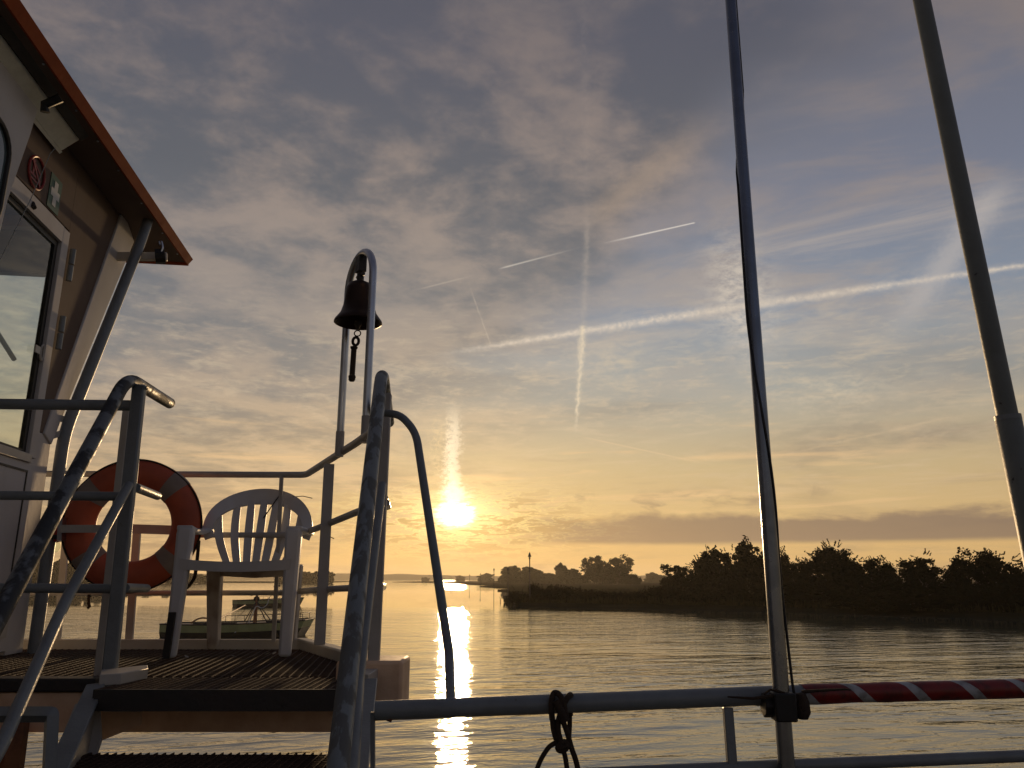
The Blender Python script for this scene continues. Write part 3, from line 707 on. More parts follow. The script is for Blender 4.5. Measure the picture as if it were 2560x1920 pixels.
# =================================================================== MOORED CABLE BOATS
def make_boat(loc, label):
    r = thing('moored_boat', loc, label, 'boat', 'flat green boats carrying the ferry cable')
    L = Vector(loc); st_ = []
    for i in range(17):
        t = i / 16; x = -4.9 + 9.8 * t
        hw = 2.0 * (1 - (max(0, .42 - t) / .42) ** 2 * .48) * (1 - (max(0, t - .8) / .2) ** 2 * .22)
        top = .82 + .30 * t ** 2.2 + .04 * (1 - t) ** 3
        boot = .34 + .28 * t ** 3
        under = (.9 * max(0, (t - .82) / .18)) ** 1.0
        st_.append((x, hw, top, boot, under))
    def ring_strip(za, zb, wa, wb, xa, xb):
        mb = MB(); lo = []; hi = []
        for side in (-1, 1):
            seq = st_ if side == -1 else st_[::-1]
            for s_ in seq:
                lo.append(L + Vector((xa(s_), side * wa(s_), za(s_)))); hi.append(L + Vector((xb(s_), side * wb(s_), zb(s_))))
        n = len(lo); mb.add(lo + hi, [(i, (i + 1) % n, (i + 1) % n + n, i + n) for i in range(n)]); return mb
    cx = lambda s_: s_[0]
    xl = lambda s_: min(s_[0], 4.9 - .75) if s_[0] > 4 else max(s_[0], -4.9 + .12)
    ring_strip(lambda s_: s_[3], lambda s_: s_[2], lambda s_: s_[1] * .97, lambda s_: s_[1], lambda s_: s_[0] - (.22 if s_[0] > 4.5 else 0), cx).build('hull_side', 'hullgreen', r)
    ring_strip(lambda s_: -.35, lambda s_: s_[3], lambda s_: s_[1] * .84, lambda s_: s_[1] * .97, xl, lambda s_: s_[0] - (.22 if s_[0] > 4.5 else 0)).build('hull_bottom', 'hullblack', r)
    mb = MB()
    dk = [L + Vector((s_[0], -s_[1] + .03, s_[2] - .03)) for s_ in st_] + [L + Vector((s_[0], s_[1] - .03, s_[2] - .03)) for s_ in st_[::-1]]
    n = len(st_); mb.add(dk, [(i, i + 1, 2 * n - 2 - i, 2 * n - 1 - i) for i in range(n - 1)]); mb.build('deck', 'boatdeck', r)
    mb = MB()
    for side in (-1, 1): mb.tube([L + Vector((s_[0], side * s_[1], s_[2])) for s_ in st_], .045, 6)
    mb.tube([L + Vector((4.9, -st_[-1][1], st_[-1][2])), L + Vector((4.9, st_[-1][1], st_[-1][2]))], .045, 6)
    mb.tube([L + Vector((-4.9, -st_[0][1], st_[0][2])), L + Vector((-4.9, st_[0][1], st_[0][2]))], .045, 6)
    mb.build('rubbing_strake', 'blacksteel', r)
    def dz(x): t = (x + 4.9) / 9.8; return .82 + .30 * t ** 2.2
    def rail(x0, x1, y, h, n, name='guard_rail'):
        mb = MB(); pts = [L + Vector((x0 + (x1 - x0) * i / n, y, dz(x0 + (x1 - x0) * i / n) + h)) for i in range(n + 1)]
        mb.tube(pts, .022, 5)
        for p, q in zip(pts, [Vector((a.x, a.y, a.z - h)) for a in pts]): mb.tube([p, q], .02, 5)
        mb.build(name, 'blacksteel', r)
    rail(-1.4, 4.5, 1.7, .42, 9); rail(3.3, 4.7, -1.4, .42, 3)
    mb = MB(); mb.tube([L + Vector((4.6, -1.4, dz(4.6) + .42)), L + Vector((4.6, 1.6, dz(4.6) + .42))], .022, 5); mb.tube([L + Vector((3.3, -1.4, dz(3.3) + .42)), L + Vector((4.5, 1.2, dz(4.5) + .1))], .02, 5)
    mb.build('guard_rail', 'blacksteel', r)
    # tripod with sheave that carries the cable
    top = L + Vector((1.15, 0, dz(1) + 1.85))
    for dx_, dy_ in ((-.95, .7), (1.0, -.6), (.95, .8), (-.3, -.9)):
        MB().tube([top - Vector((0, 0, .45)), L + Vector((1.15 + dx_, dy_, dz(1) - .02))], .035, 6).build('tripod_leg', 'blacksteel', r)
    MB().tube([L + Vector((1.15, 0, dz(1) - .03)), top], [.14, .07], 8).build('post', 'rust', r)
    mb = MB(); mb.tube([top + Vector((-.45, 0, -.02)), top + Vector((.1, 0, .14)), top + Vector((.5, 0, .05))], [.09, .16, .1], 8); mb.tube([top + Vector((0, -.06, -.3)), top + Vector((0, .06, -.3))], .2, 14); mb.build('sheave', 'black', r)
    MB().tube([top + Vector((.95, -.3, -.15)), top + Vector((.85, -.35, -.7)), top + Vector((.5, -.4, -.95)), top + Vector((.15, -.5, -.7)), top + Vector((-.2, -.8, -1.9)), top + Vector((-.7, -2.05, -2.4))], .035, 6, fillet=.3).build('hose', 'hose', r)
    for hx, hw in ((-2.3, 1.0), (-.6, 1.2), (2.6, .9)):
        mb = MB(); mb.bar(L + Vector((hx - hw / 2, -.5, dz(hx) + .03)), L + Vector((hx + hw / 2, -.5, dz(hx) + .03)), .5, .10, (0, 1, 0))
        for k in range(7): mb.tube([L + Vector((hx - hw / 2 + hw * k / 6, -.7, dz(hx))), L + Vector((hx - hw / 2 + hw * k / 6, -.7, dz(hx) + .16))], .03, 5)
        mb.build('hatch', 'black', r)
    return r
b1 = make_boat((-18.9, 55.5, 0), 'nearer flat green moored boat with a tripod on deck, seen under the chair')
b1.rotation_euler = (0, 0, radians(2))
b2 = copy_tree(b1); b2.location = (-36.0, 118, 0); b2.rotation_euler = (0, 0, radians(38))
b2['label'] = 'farther green moored boat, small behind the tripod of the nearer boat'
# the nearer boat is linked to the farther by the cable
ca = MB(); A0 = P(477, 1558, 53.6); A1 = P(560, 1541, 60); A2 = P(613, 1513, 108)
ca.tube([A0, A0 + Vector((.5, .1, .35)), A0 + Vector((1.4, .5, .25)), P(548, 1547, 58), A2], .06, 6, fillet=.3)
tag(ca.build('mooring_cable', 'rust'), 'brown cable running from the nearer boat up to the farther boat', 'cable')

# =================================================================== THE FERRY
FZ = EYE - .33                                   # platform floor
DKZ = EYE - 1.5                                  # lower deck
# ---- hull with the deck the photographer stands on (below the frame)
hull = thing('ferry_hull', (0, -3, 0), 'grey steel ferry hull carrying deck, rails and cabin', 'ferry')
mb = MB(); mb.slab([(-6.5, -14, -.6), (6.0, -14, -.6), (6.0, 3.2, -.6), (-6.5, 3.2, -.6)], (0, 0, DKZ + .6 - .02)); mb.build('hull', 'grey', hull, bevel=.03)
mb = MB(); mb.slab([(-6.4, -13.9, DKZ - .016), (5.9, -13.9, DKZ - .016), (5.9, 3.1, DKZ - .016), (-6.4, 3.1, DKZ - .016)], (0, 0, .012)); mb.build('deck', 'blacksteel', hull)

# ---- platform
plat = thing('grated_platform', (-1.5, 3.4, FZ), 'raised platform of dark steel grating with beige rim, carrying the chair', 'platform')
XR = [(-.44, 2.84), (-.50, 3.05), (-1.03, 4.02)]
grat = MB(); pitch = .034
def plat_xlim(D):                                # right edge of the grating at distance D
    if D < 3.05: return -.50
    return -.50 + (D - 3.05) / (4.02 - 3.05) * (-.53)
k0 = -3.5
kx = k0
while kx < 0.2:
    # a bearing bar running along UD, starting at D = 2.84
    a = Vector((kx, 2.86, FZ)); pts = []
    d = 0.0; ok = []
    for i in range(60):
        p = a + UD * (i * .02 / .99); 
        if p.y > 3.98: break
        if p.x < plat_xlim(p.y) - .01: ok.append(p)
    if len(ok) > 3:
        grat.bar(ok[0] + Vector((0, 0, -.015)), ok[-1] + Vector((0, 0, -.015)), .003, .030, (1, 0, 0))
    kx += pitch
D = 2.90
while D < 3.97:                                  # serrated cross bars
    grat.bar((-3.4, D + .25, FZ - .010) if False else (-3.4, D, FZ - .0125), (plat_xlim(D) - .01, D, FZ - .0125), .004, .021, (0, 1, 0))
    D += .033
grat.build('grating', 'grate', plat, smooth=0)
# dark pan seen through the grating's slots is the support frame under it
mb = MB()
for D in (2.95, 3.35, 3.75): mb.bar((-3.4, D, FZ - .075), (plat_xlim(D) - .02, D, FZ - .075), .05, .08, (0, 1, 0))
for x in (-3.0, -2.4, -1.8, -1.2, -.8): mb.bar((x, 2.86, FZ - .07), (x, 3.9 if x < -1.1 else 3.3, FZ - .07), .05, .07, (1, 0, 0))
mb.build('support_beam', 'blacksteel', plat)
mb = MB(); mb.bar((-3.6, 4.03, FZ - .02), (-1.06, 4.03, FZ - .02), .03, .12, (0, 1, 0)); mb.build('rear_kerb', 'cream', plat, bevel=.004)
mb = MB(); a, b = Vector((-1.075, 4.045, 0)), Vector((-.42, 2.86, 0)); nrm = Vector((.876, .482, 0))
mb.slab([(-1.085, 4.05, FZ - .10), (-1.03, 4.055, FZ - .10), (-.40, 2.96, FZ - .10), (-.375, 2.80, FZ - .10), (-.47, 2.80, FZ - .10), (-.50, 2.98, FZ - .10)], (0, 0, .145)); mb.build('side_kerb', 'cream', plat, bevel=.008)
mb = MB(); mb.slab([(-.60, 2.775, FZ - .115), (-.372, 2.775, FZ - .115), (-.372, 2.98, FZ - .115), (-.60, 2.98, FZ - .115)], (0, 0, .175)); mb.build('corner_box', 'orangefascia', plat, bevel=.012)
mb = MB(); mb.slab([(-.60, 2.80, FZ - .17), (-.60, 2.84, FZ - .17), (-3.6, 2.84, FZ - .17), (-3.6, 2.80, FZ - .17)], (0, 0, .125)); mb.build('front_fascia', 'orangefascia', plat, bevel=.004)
mb = MB(); mb.slab([(-1.42, 2.785, FZ - .04), (-1.42, 2.86, FZ - .04), (-3.6, 2.86, FZ - .04), (-3.6, 2.785, FZ - .04)], (0, 0, .042)); mb.build('front_lip', 'blacksteel', plat, bevel=.004)
for x0, x1 in ((-1.40, -1.02),):                # little upstand beside the stair head
    mb = MB(); mb.slab([PH(246, 1716, FZ), PH(300, 1712, FZ), PH(368, 1697, FZ), PH(366, 1688, FZ), PH(250, 1702, FZ)], (0, 0, .035)); mb.build('toe_plate', 'post', plat, bevel=.003)
mb = MB(); mb.slab([PH(880, 1712, FZ), PH(920, 1715, FZ), PH(972, 1680, FZ), PH(955, 1672, FZ)], (0, 0, .035)); mb.build('toe_plate', 'post', plat, bevel=.003)
for x in (-3.2, -2.35): 
    MB().bar((x, 2.95, DKZ), (x, 2.95, FZ - .17), .06, .06).build('leg', 'rust', plat)
mb = MB(); p = [P(38, 1806, 2.7), P(57, 1806, 2.7)]
MB().bar(P(50, 1800, 2.74), P(18, 2050, 2.74), .05, .03, (1, 0, 0)).build('leg', 'rust', plat)
MB().bar(P(12, 1800, 2.9), P(-20, 2050, 2.9), .05, .03, (1, 0, 0)).build('leg', 'rust', plat)

# ---- stair
stair = thing('stair', (-.95, 2.2, DKZ), 'steep steel stair with grated treads in the lower left', 'stair')
TW0, TW1 = -1.275, -.50
def tread(D0, D1, z, parent, nm='tread', shift=0.0):
    mb = MB(); x = TW0 + shift
    while x < TW1 + shift + .001:
        mb.bar((x, D0 + .01, z - .014), (x, D1, z - .014), .004, .028, (1, 0, 0)); x += .0245
    d = D0 + .02
    while d < D1 + .001:
        mb.bar((TW0 + shift, d, z - .012), (TW1 + shift, d, z - .012), .004, .020, (0, 1, 0)); d += .022
    # serrated edge
    o = mb.build(nm, 'grate', parent, smooth=0)
    mb = MB(); mb.bar((TW0 + shift, D0, z - .030), (TW1 + shift, D0, z - .030), .012, .062, (0, 1, 0)); mb.build('nosing', 'blacksteel', o)
    for x in (TW0 + shift - .004, TW1 + shift + .004):
        mb = MB(); mb.bar((x, D0, z - .03), (x, D1, z - .03), .006, .06, (1, 0, 0)); mb.build('side_plate', 'blacksteel', o)
tread(2.515, 2.83, FZ + .002, stair)
tread(2.24, 2.50, FZ - .172, stair, shift=.02)
for i in range(1, 5): tread(2.24 - .27 * i, 2.50 - .27 * i, FZ - .172 - .215 * i, stair, shift=.02 + .03 * i)
# stringers: flat plates along both sides, with a folded face
def stringer(top, bot, off):
    a, b = Vector(top), Vector(bot); mb = MB(); t = (b - a).normalized(); up = Vector((0, 0, 1)); up = (up - t * up.dot(t)).normalized()
    mb.bar(a - up * .0, b - up * .0, .055, .012, (1, 0, 0)); mb.build('stringer_flange', 'grey', stair, bevel=.003)
    mb = MB(); mb.slab([a - up * .007, b - up * .007, b - up * .16, a - up * .16], (.010 * off, 0, 0)); mb.build('stringer', 'cream', stair)
stringer(P(240, 1712, 2.62), P(28, 2180, 1.78), 1)
stringer(P(922, 1700, 2.62), P(893, 1930, 2.10) + (P(893, 1930, 2.10) - P(922, 1700, 2.62)) * 1.0, -1)
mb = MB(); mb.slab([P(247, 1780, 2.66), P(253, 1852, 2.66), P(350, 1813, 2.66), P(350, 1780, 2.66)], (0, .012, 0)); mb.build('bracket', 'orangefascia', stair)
mb = MB(); mb.slab([P(247, 1760, 2.60), P(188, 1760, 2.60), P(120, 1925, 2.55), P(225, 1935, 2.55), P(252, 1852, 2.60)], (0, .01, 0)); mb.build('gusset', 'wall', stair)

# hand rails of the stair
def stairrail(xs, label, is_left):
    nm = thing('stair_handrail', (P(270 if is_left else 945, 1700, 2.8)), label, 'handrail', 'handrails either side of the stair')
    return nm
hl = stairrail(0, 'left handrail of the stair, worn dark pipe with patchy paint', True)
t0 = P(318, 958, 2.76); t_end = t0 + UD * .52
low = P(0, 1535, 1.93)
lowx = low + (low - t0) * .9
hr = 0.0235
MB().tube([lowx, low, P(318, 942, 2.74), P(424, 1008, 3.27)], hr, 20, fillet=[.01, .11]).build('top_rail', 'worn', hl)
MB().bar(P(349, 962, 2.80), P(272, 1702, 2.80), .046, .03, (1, 0, 0)).build('post', 'grey', hl, bevel=.006)
MB().bar(P(318, 1015, 2.98), P(243, 1712, 2.90), .028, .018, (1, 0, 0)).build('post', 'post', hl, bevel=.003)
MB().tube([P(-130, 2080, 1.7), P(0, 1872, 1.93), P(166, 1498, 2.38), P(322, 1212, 2.77)], .0165, 16, fillet=.05).build('mid_rail', 'grey', hl)
for (x0, y0), (x1, y1) in (((340, 1219), (394, 1240)), ((312, 1470), (366, 1471))):
    MB().tube([P(x0, y0, 2.82), P(x1, y1, 3.16)], .0165, 14).build('rail_stub', 'grey', hl)

hrr = stairrail(0, 'right handrail of the stair, bleached pipe with dark worn streaks', False)
top = P(951, 968, 2.72); lowr = P(846, 1905, 1.72)
MB().tube([lowr + (lowr - top) * .8, lowr, P(955, 925, 2.745), P(972, 1056, 3.25)], hr, 20, fillet=[.01, .10]).build('top_rail', 'worn2', hrr)
MB().bar(P(966, 985, 2.83), P(932, 1698, 2.80), .040, .028, (1, 0, 0)).build('post', 'post', hrr, bevel=.004)
MB().tube([P(866, 2060, 1.70), P(881, 1920, 1.86), P(896, 1700, 2.12), P(955, 1212, 2.76)], .0155, 16, fillet=.02).build('mid_rail', 'grey', hrr)
MB().tube([P(960, 1245, 2.85), P(969, 1266, 3.2)], .0155, 12).build('rail_stub', 'grey', hrr)
MB().tube([P(945, 1466, 2.85), P(957, 1467, 3.2)], .0155, 12).build('rail_stub', 'steel', hrr)

for par, c_, rr0, ax_ in ((hl, P(349, 968, 2.79), .026, Vector((.05, .1, 1))), (hrr, P(953, 1032, 2.715), .017, Vector((1, 0, 0))), (hrr, P(932, 1695, 2.80), .028, Vector((0, 0, 1)))):
    ax_ = ax_.normalized(); o1 = ax_.orthogonal().normalized(); o2 = ax_.cross(o1)
    MB().tube([c_ + (o1 * cos(2 * pi * k / 20) + o2 * sin(2 * pi * k / 20)) * rr0 * (1 + .05 * sin(k * 2.7)) for k in range(20)], .0035, 6, closed=True).build('weld_bead', 'grey', par)
# curved grab pipe from the right handrail down to the bow rail
gb = MB().tube([P(953, 1032, 2.70), P(1000, 1036, 2.66), P(1040, 1080, 2.60), P(1123, 1632, 2.24), P(1127, 1765, 2.13)], .0135, 16, fillet=[.06, .06, .03])
tag(gb.build('curved_grab_pipe', 'grey'), 'curved grey pipe arching from the stair handrail down to the bow rail', 'grab rail')

# ---- railing left of the stair (front edge of the platform)
fr = thing('front_railing', P(120, 1700, 2.82), 'grey three bar pipe railing left of the stair head', 'railing')
MB().tube([P(342, 1014, 2.82), P(-330, 1006, 2.82)], .0205, 16).build('top_rail', 'grey', fr)
MB().tube([P(300, 1241, 2.83), P(-330, 1236, 2.83)], .0165, 16).build('mid_rail', 'grey', fr)
MB().tube([P(300, 1472, 2.83), P(40, 1470, 2.83), P(-330, 1469, 2.83)], .0165, 16).build('low_rail', 'grey', fr)
MB().bar(P(-250, 1010, 2.82), P(-262, 1700, 2.82), .035, .035, (1, 0, 0)).build('post', 'grey', fr)

# ---- low gate frame at the lower left
gt = thing('gate_frame', P(80, 2000, 2.1), 'low grey pipe gate frame in the bottom left corner', 'gate')
MB().tube([P(-260, 1786, 2.1), P(130, 1786, 2.1), P(113, 2150, 2.08)], .019, 4, fillet=.004).build('pipe_frame', 'grey', gt, smooth=30)

# ---- platform railing: rear and side
pr = thing('platform_railing', (-1.1, 4.0, FZ), 'beige three bar railing round the rear and side of the platform', 'railing')
R1 = [P(40, 1184, 4.12), P(700, 1187, 4.02), P(765, 1187, 3.92), P(800, 1165, 3.65), P(893, 1106, 3.13), P(952, 1062, 2.86), P(961, 1052, 2.82)]
MB().tube(R1, .0165, 14, fillet=.05).build('top_rail', 'post', pr)
R2 = [P(10, 1322, 4.10), P(150, 1323, 4.08)]
MB().tube([P(430, 1337, 4.03), P(745, 1338, 3.96), P(800, 1318, 3.6), P(890, 1281, 3.12), P(965, 1256, 2.84)], .0145, 14, fillet=.05).build('mid_rail', 'post', pr)
MB().tube([P(30, 1484, 4.10), P(700, 1482, 4.02), P(800, 1474, 3.6), P(880, 1470, 3.12), P(950, 1466, 2.84)], .0135, 14, fillet=.05).build('low_rail', 'post', pr)
MB().bar(P(823, 1160, 3.44), P(799, 1612, 3.44), .046, .014, (1, .3, 0)).build('post', 'post', pr, bevel=.002)
MB().bar(P(704, 1190, 3.98), P(684, 1604, 3.98), .018, .014, (1, 0, 0)).build('post', 'post', pr)
MB().bar(P(178, 1190, 4.05), P(142, 1610, 4.05), .034, .012, (1, 0, 0)).build('post', 'post', pr)
MB().bar(P(343, 1326, 4.06), P(322, 1610, 4.06), .038, .014, (1, 0, 0)).build('post', 'post', pr)
MB().tube([P(28, 1190, 4.1), P(-10, 1620, 4.1)], .015, 8).build('post', 'post', pr)

# ---- lifebuoy in its holder
hol = thing('buoy_holder', P(300, 1325, 4.02), 'flat pale steel bar holder clamped across the lifebuoy', 'holder')
MB().bar(P(152, 1322, 3.72), P(285, 1322, 3.72), .036, .012, (0, 0, 1)).build('front_bar', 'cream', hol)
MB().bar(P(330, 1322, 3.99), P(520, 1328, 3.99), .045, .03, (0, 0, 1)).build('rear_bar', 'post', hol)
MB().bar(P(158, 1294, 3.74), P(155, 1352, 3.74), .022, .05, (1, 0, 0)).build('end_bracket', 'steel', hol)

buoy = thing('lifebuoy', P(335, 1313, 3.84), 'orange lifebuoy with four pale bands hung on the rear railing', 'lifebuoy')
BC = Vector(P(335, 1313, 3.84)); yaw = radians(10); BX = Vector((cos(yaw), -sin(yaw) * -1, 0)); BZ = Vector((0, -.05, 1)).normalized(); BN = BX.cross(BZ).normalized()
def torus_arc(R, r, a0, a1, n, seg=20, squash=1.0, closed=False):
    mb = MB(); o = 0; vs = []; fs = []
    for i in range(n + (0 if closed else 1)):
        a = a0 + (a1 - a0) * i / n; d = BX * cos(a) + BZ * sin(a)
        for k in range(seg):
            b = 2 * pi * k / seg; vs.append(BC + d * (R + r * cos(b)) + BN * r * sin(b) * squash)
    rows = n if closed else n
    cnt = n if closed else n + 1
    for i in range(rows):
        j = (i + 1) % cnt
        for k in range(seg):
            k2 = (k + 1) % seg; fs.append((i * seg + k, i * seg + k2, j * seg + k2, j * seg + k))
    return mb.add(vs, fs)
torus_arc(.247, .074, 0, 2 * pi, 72, closed=True, squash=.72).build('ring', 'buoy', buoy, smooth=60)
for a in (48, 142, 222, 318):
    torus_arc(.247, .0762, radians(a - 8), radians(a + 8), 6, squash=.73).build('reflective_band', 'band', buoy, smooth=60)
rp = MB(); pts = []
for i in range(97):
    a = 2 * pi * i / 96; q = ((degrees(a) - 48) % 90) / 90; sag = sin(pi * q)
    pts.append(BC + (BX * cos(a) + BZ * sin(a)) * (.314 + .006 * sag) + BN * .022)
rp.tube(pts[:-1], .0045, 6, closed=True); rp.build('grab_line', 'rope', buoy)
MB().tube([P(497, 1352, 3.86), P(493, 1400, 3.84), P(487, 1445, 3.82), P(468, 1470, 3.83), P(440, 1476, 3.85)], .009, 8, fillet=.02).build('rope_tail', 'rope', buoy)
MB().tube([P(223, 1486, 4.02), P(221, 1505, 4.02), P(224, 1516, 4.02), P(219, 1520, 4.02)], .008, 8).build('rope_tail', 'rope', buoy)

lt = thing('buoy_light', P(148, 1340, 3.80), 'small red and black lifebuoy light beside the lifebuoy', 'lamp')
c = P(147, 1322, 3.80)
MB().lathe([(0, .055), (.022, .05), (.026, .02), (.026, -.03), (.02, -.06), (0, -.065)], c, 16).build('body', 'red', lt)
MB().lathe([(.0, .062), (.03, .06), (.03, .042), (.0, .04)], c, 16).build('clamp', 'black', lt)
MB().lathe([(.0, -.028), (.032, -.03), (.032, -.05), (.0, -.052)], c, 16).build('clamp', 'black', lt)
MB().lathe([(.0, -.064), (.016, -.066), (.018, -.09), (.008, -.11), (.0, -.112)], c, 16).build('lens', 'glass', lt)

# =================================================================== WHEELHOUSE
wh = thing('wheelhouse', WL(-.6, -.33), 'white steel wheelhouse with orange edged roof at the left', 'cabin')
WFL, WFT = -.33, 2.10
front_s = lambda h: .19 if h < .68 else .13 + (h - .68) * .455
TH_ = ND * -.04
def wpoly(pts, name, m, off=0.0, th=-.04, parent=None, **k):
    return MB().slab([WL(s_, h, off) for s_, h in pts], ND * th).build(name, m, parent or wh, **k)
# side wall round the door opening (door s -.98..-.0)
wpoly([(.03, WFL), (.20, WFL), (.17, .68), (.03, .68)], 'wall', 'wall', bevel=.003)
wpoly([(.03, .683), (.14, .683), (.14 + 1.42 * .445, WFT), (.03, WFT)], 'wall_wing', 'ceil_wallshade')  # white wall coloured dark brown: shade under the roof put into the paint
wpoly([(-1.05, 1.72), (.028, 1.72), (.028, WFT), (-1.05, WFT)], 'lintel', 'ceil_wallshade')  # same painted-in roof shade on the wall above the door
wpoly([(-3.2, WFL), (-1.053, WFL), (-1.053, WFT), (-3.2, WFT)], 'wall', 'wall')
# forward leaning corner post
mb = MB(); mb.bar(WL(.115, .66, -.02), WL(.115 + 1.44 * .445, WFT, -.02), (.10, .26), (.06, .06), UD); mb.build('corner_post', 'wall', wh, bevel=.006)
# front: lower wall, leaning windscreen frame, header
def fr_pt(x_in, h): return WL(front_s(h), h, -x_in)
MB().slab([fr_pt(.05, WFL), fr_pt(2.6, WFL), fr_pt(2.6, .50), fr_pt(.05, .50)], UD * -.04).build('front_wall', 'wall', wh)
MB().slab([fr_pt(.05, 1.67), fr_pt(2.6, 1.67), fr_pt(2.6, WFT - .01), fr_pt(.05, WFT - .01)], UD * -.05).build('front_header', 'black', wh)
for x_in in (1.25, 2.6):
    MB().bar(fr_pt(x_in, .5), fr_pt(x_in, 1.68), .06, .05, ND).build('mullion', 'black', wh)
MB().slab([WL(.10, 1.74, -.2), WL(.10, 1.74, -2.4), WL(.10, 1.80, -2.4), WL(.10, 1.80, -.2)], UD * -.05).build('trim_board', 'wood', wh)
# far wall and back wall
MB().slab([WL(-3.2, WFL, -2.6), WL(.2, WFL, -2.6), WL(.2, .5, -2.6), WL(-3.2, .5, -2.6)], ND * -.04).build('wall', 'wall', wh)
MB().slab([WL(-3.2, 1.7, -2.6), WL(.6, 1.7, -2.6), WL(.78, WFT, -2.6), WL(-3.2, WFT, -2.6)], ND * -.04).build('wall', 'wall', wh)
MB().slab([WL(-3.2, WFL, -.05), WL(-3.2, WFL, -2.6), WL(-3.2, WFT, -2.6), WL(-3.2, WFT, -.05)], UD * -.04).build('wall', 'wall', wh)
MB().slab([WL(-3.2, WFL - .06, 0), WL(.2, WFL - .06, 0), WL(.2, WFL - .06, -2.6), WL(-3.2, WFL - .06, -2.6)], (0, 0, .05)).build('floor', 'blacksteel', wh)
# door leaf with glass
door_o = []
door = wpoly([(-.98, WFL + .02), (.015, WFL + .02), (.015, .545), (-.98, .545)], 'door', 'wall', .012, -.035, bevel=.004)
wpoly([(-.055, .548), (.015, .548), (.015, 1.70), (-.055, 1.70)], 'door_stile', 'wall', .012, -.035, parent=door, bevel=.003)
wpoly([(-.98, .548), (-.90, .548), (-.90, 1.70), (-.98, 1.70)], 'door_stile', 'wall', .012, -.035, parent=door)
wpoly([(-.90, 1.62), (-.058, 1.62), (-.058, 1.70), (-.90, 1.70)], 'door_rail', 'wall', .012, -.035, parent=door)
def frame(pts_out, w, name, off, m='black', th=.01, parent=None):
    s0, h0, s1, h1 = pts_out; mb = MB()
    for a, b in (((s0, h0), (s1, h0 + w)), ((s0, h1 - w), (s1, h1)), ((s0, h0 + w), (s0 + w, h1 - w)), ((s1 - w, h0 + w), (s1, h1 - w))):
        mb.slab([WL(a[0], a[1], off), WL(b[0], a[1], off), WL(b[0], b[1], off), WL(a[0], b[1], off)], ND * -th)
    mb.build(name, m, parent or door)
frame((-.90, .548, -.056, 1.62), .030, 'gasket', -.006, th=.02)
wpoly([(-.87, .578), (-.086, .578), (-.086, 1.59), (-.87, 1.59)], 'glass', 'glass', -.014, -.005, parent=door)
wpoly([(-.9, .520), (-.045, .520), (-.045, .560), (-.9, .560)], 'sill', 'post', .022, -.008, parent=door, bevel=.003)
frame((-.93, -.22, -.05, .485), .009, 'panel_seam', .0155, th=.003)
wpoly([(-.86, -.25), (-.02, -.25), (-.02, -.17), (-.86, -.17)], 'kick_vent', 'post', .018, -.006, parent=door)
for px, py0, py1 in ((172, 634, 704), (143, 799, 870)):
    s0 = .075; a = ray(px, (py0 + py1) / 2)
    hh = 1.545 if py0 < 700 else 1.185
    mb = MB(); mb.tube([WL(.055, hh - .085, .02), WL(.055, hh - .004, .02)], .014, 12); mb.tube([WL(.055, hh + .004, .02), WL(.055, hh + .085, .02)], .014, 12); mb.build('hinge', 'grey', wh)
# rubber handle inside glass + slanted inner grab bar
MB().tube([WL(-.9, 1.32, -.10), WL(-.095, 1.00, -.10)], .011, 8).build('inner_bar', 'grey', door)
mb = MB(); q = WL(-.10, 1.05, .0); mb.slab([WL(-.135, 1.03, -.001), WL(-.085, 1.03, -.001), WL(-.085, 1.065, -.001), WL(-.135, 1.065, -.001)], ND * .006)
mb.tube([WL(-.068 + .014 * cos(2 * pi * k / 16), 1.045 + .038 * sin(2 * pi * k / 16), .004) for k in range(16)], .005, 6, closed=True); mb.build('latch', 'post', door)
# near bay with a rounded window, slightly proud
bay = wpoly([(-1.7, 1.15), (-.70, 1.15), (-.668, 1.40), (-.655, 1.54), (-.57, 1.90), (-.535, WFT), (-1.7, WFT)], 'bay_panel', 'wall', .05, -.045, bevel=.012)
wpts = []
s0, h0, s1, h1, rr_ = -1.5, 1.35, -.728, 1.80, .12
for cx_, cy_, a0 in ((s1 - rr_, h1 - rr_, 0), (s0 + rr_, h1 - rr_, 90), (s0 + rr_, h0 + rr_, 180), (s1 - rr_, h0 + rr_, 270)):
    for k in range(7): a = radians(a0 + 15 * k); wpts.append((cx_ + rr_ * cos(a), cy_ + rr_ * sin(a)))
MB().tube([WL(a, b, .058) for a, b in wpts], .012, 8, closed=True).build('window_gasket', 'black', wh)
M['pane'] = mat('dark_cabin_pane', (.10, .14, .15), .06, spec=.8)
wpoly(wpts, 'window_pane', 'pane', .056, -.005)
# stickers
def sticker_ring(cs, ch, r):
    mb = MB(); mb.tube([WL(cs + r * cos(2 * pi * k / 28), ch + r * sin(2 * pi * k / 28), .006) for k in range(28)], .006, 6, closed=True)
    mb.bar(WL(cs - r * .65, ch + r * .65, .005), WL(cs + r * .65, ch - r * .65, .005), .012, .003, UD)
    mb.build('prohibition_ring', 'signred', wh)
    mb = MB(); mb.bar(WL(cs - .05, ch - .02, .003), WL(cs + .05, ch - .02, .003), .010, .002, (0, 0, 1)); mb.bar(WL(cs - .05, ch - .04, .003), WL(cs + .05, ch - .04, .003), .008, .002, (0, 0, 1))
    mb.bar(WL(cs - .025, ch - .02, .003), WL(cs - .025, ch + .055, .003), .014, .002, UD); mb.bar(WL(cs - .025, ch + .04, .003), WL(cs + .04, ch + .01, .003), .010, .002, (0, 0, 1)); mb.build('pictogram', 'signred', wh)
sticker_ring(-.385, 1.815, .075)
wpoly([(-.245, 1.725), (-.125, 1.725), (-.125, 1.90), (-.245, 1.90)], 'first_aid_sign', 'green', .004, -.003)
mb = MB(); cs, ch = -.185, 1.812
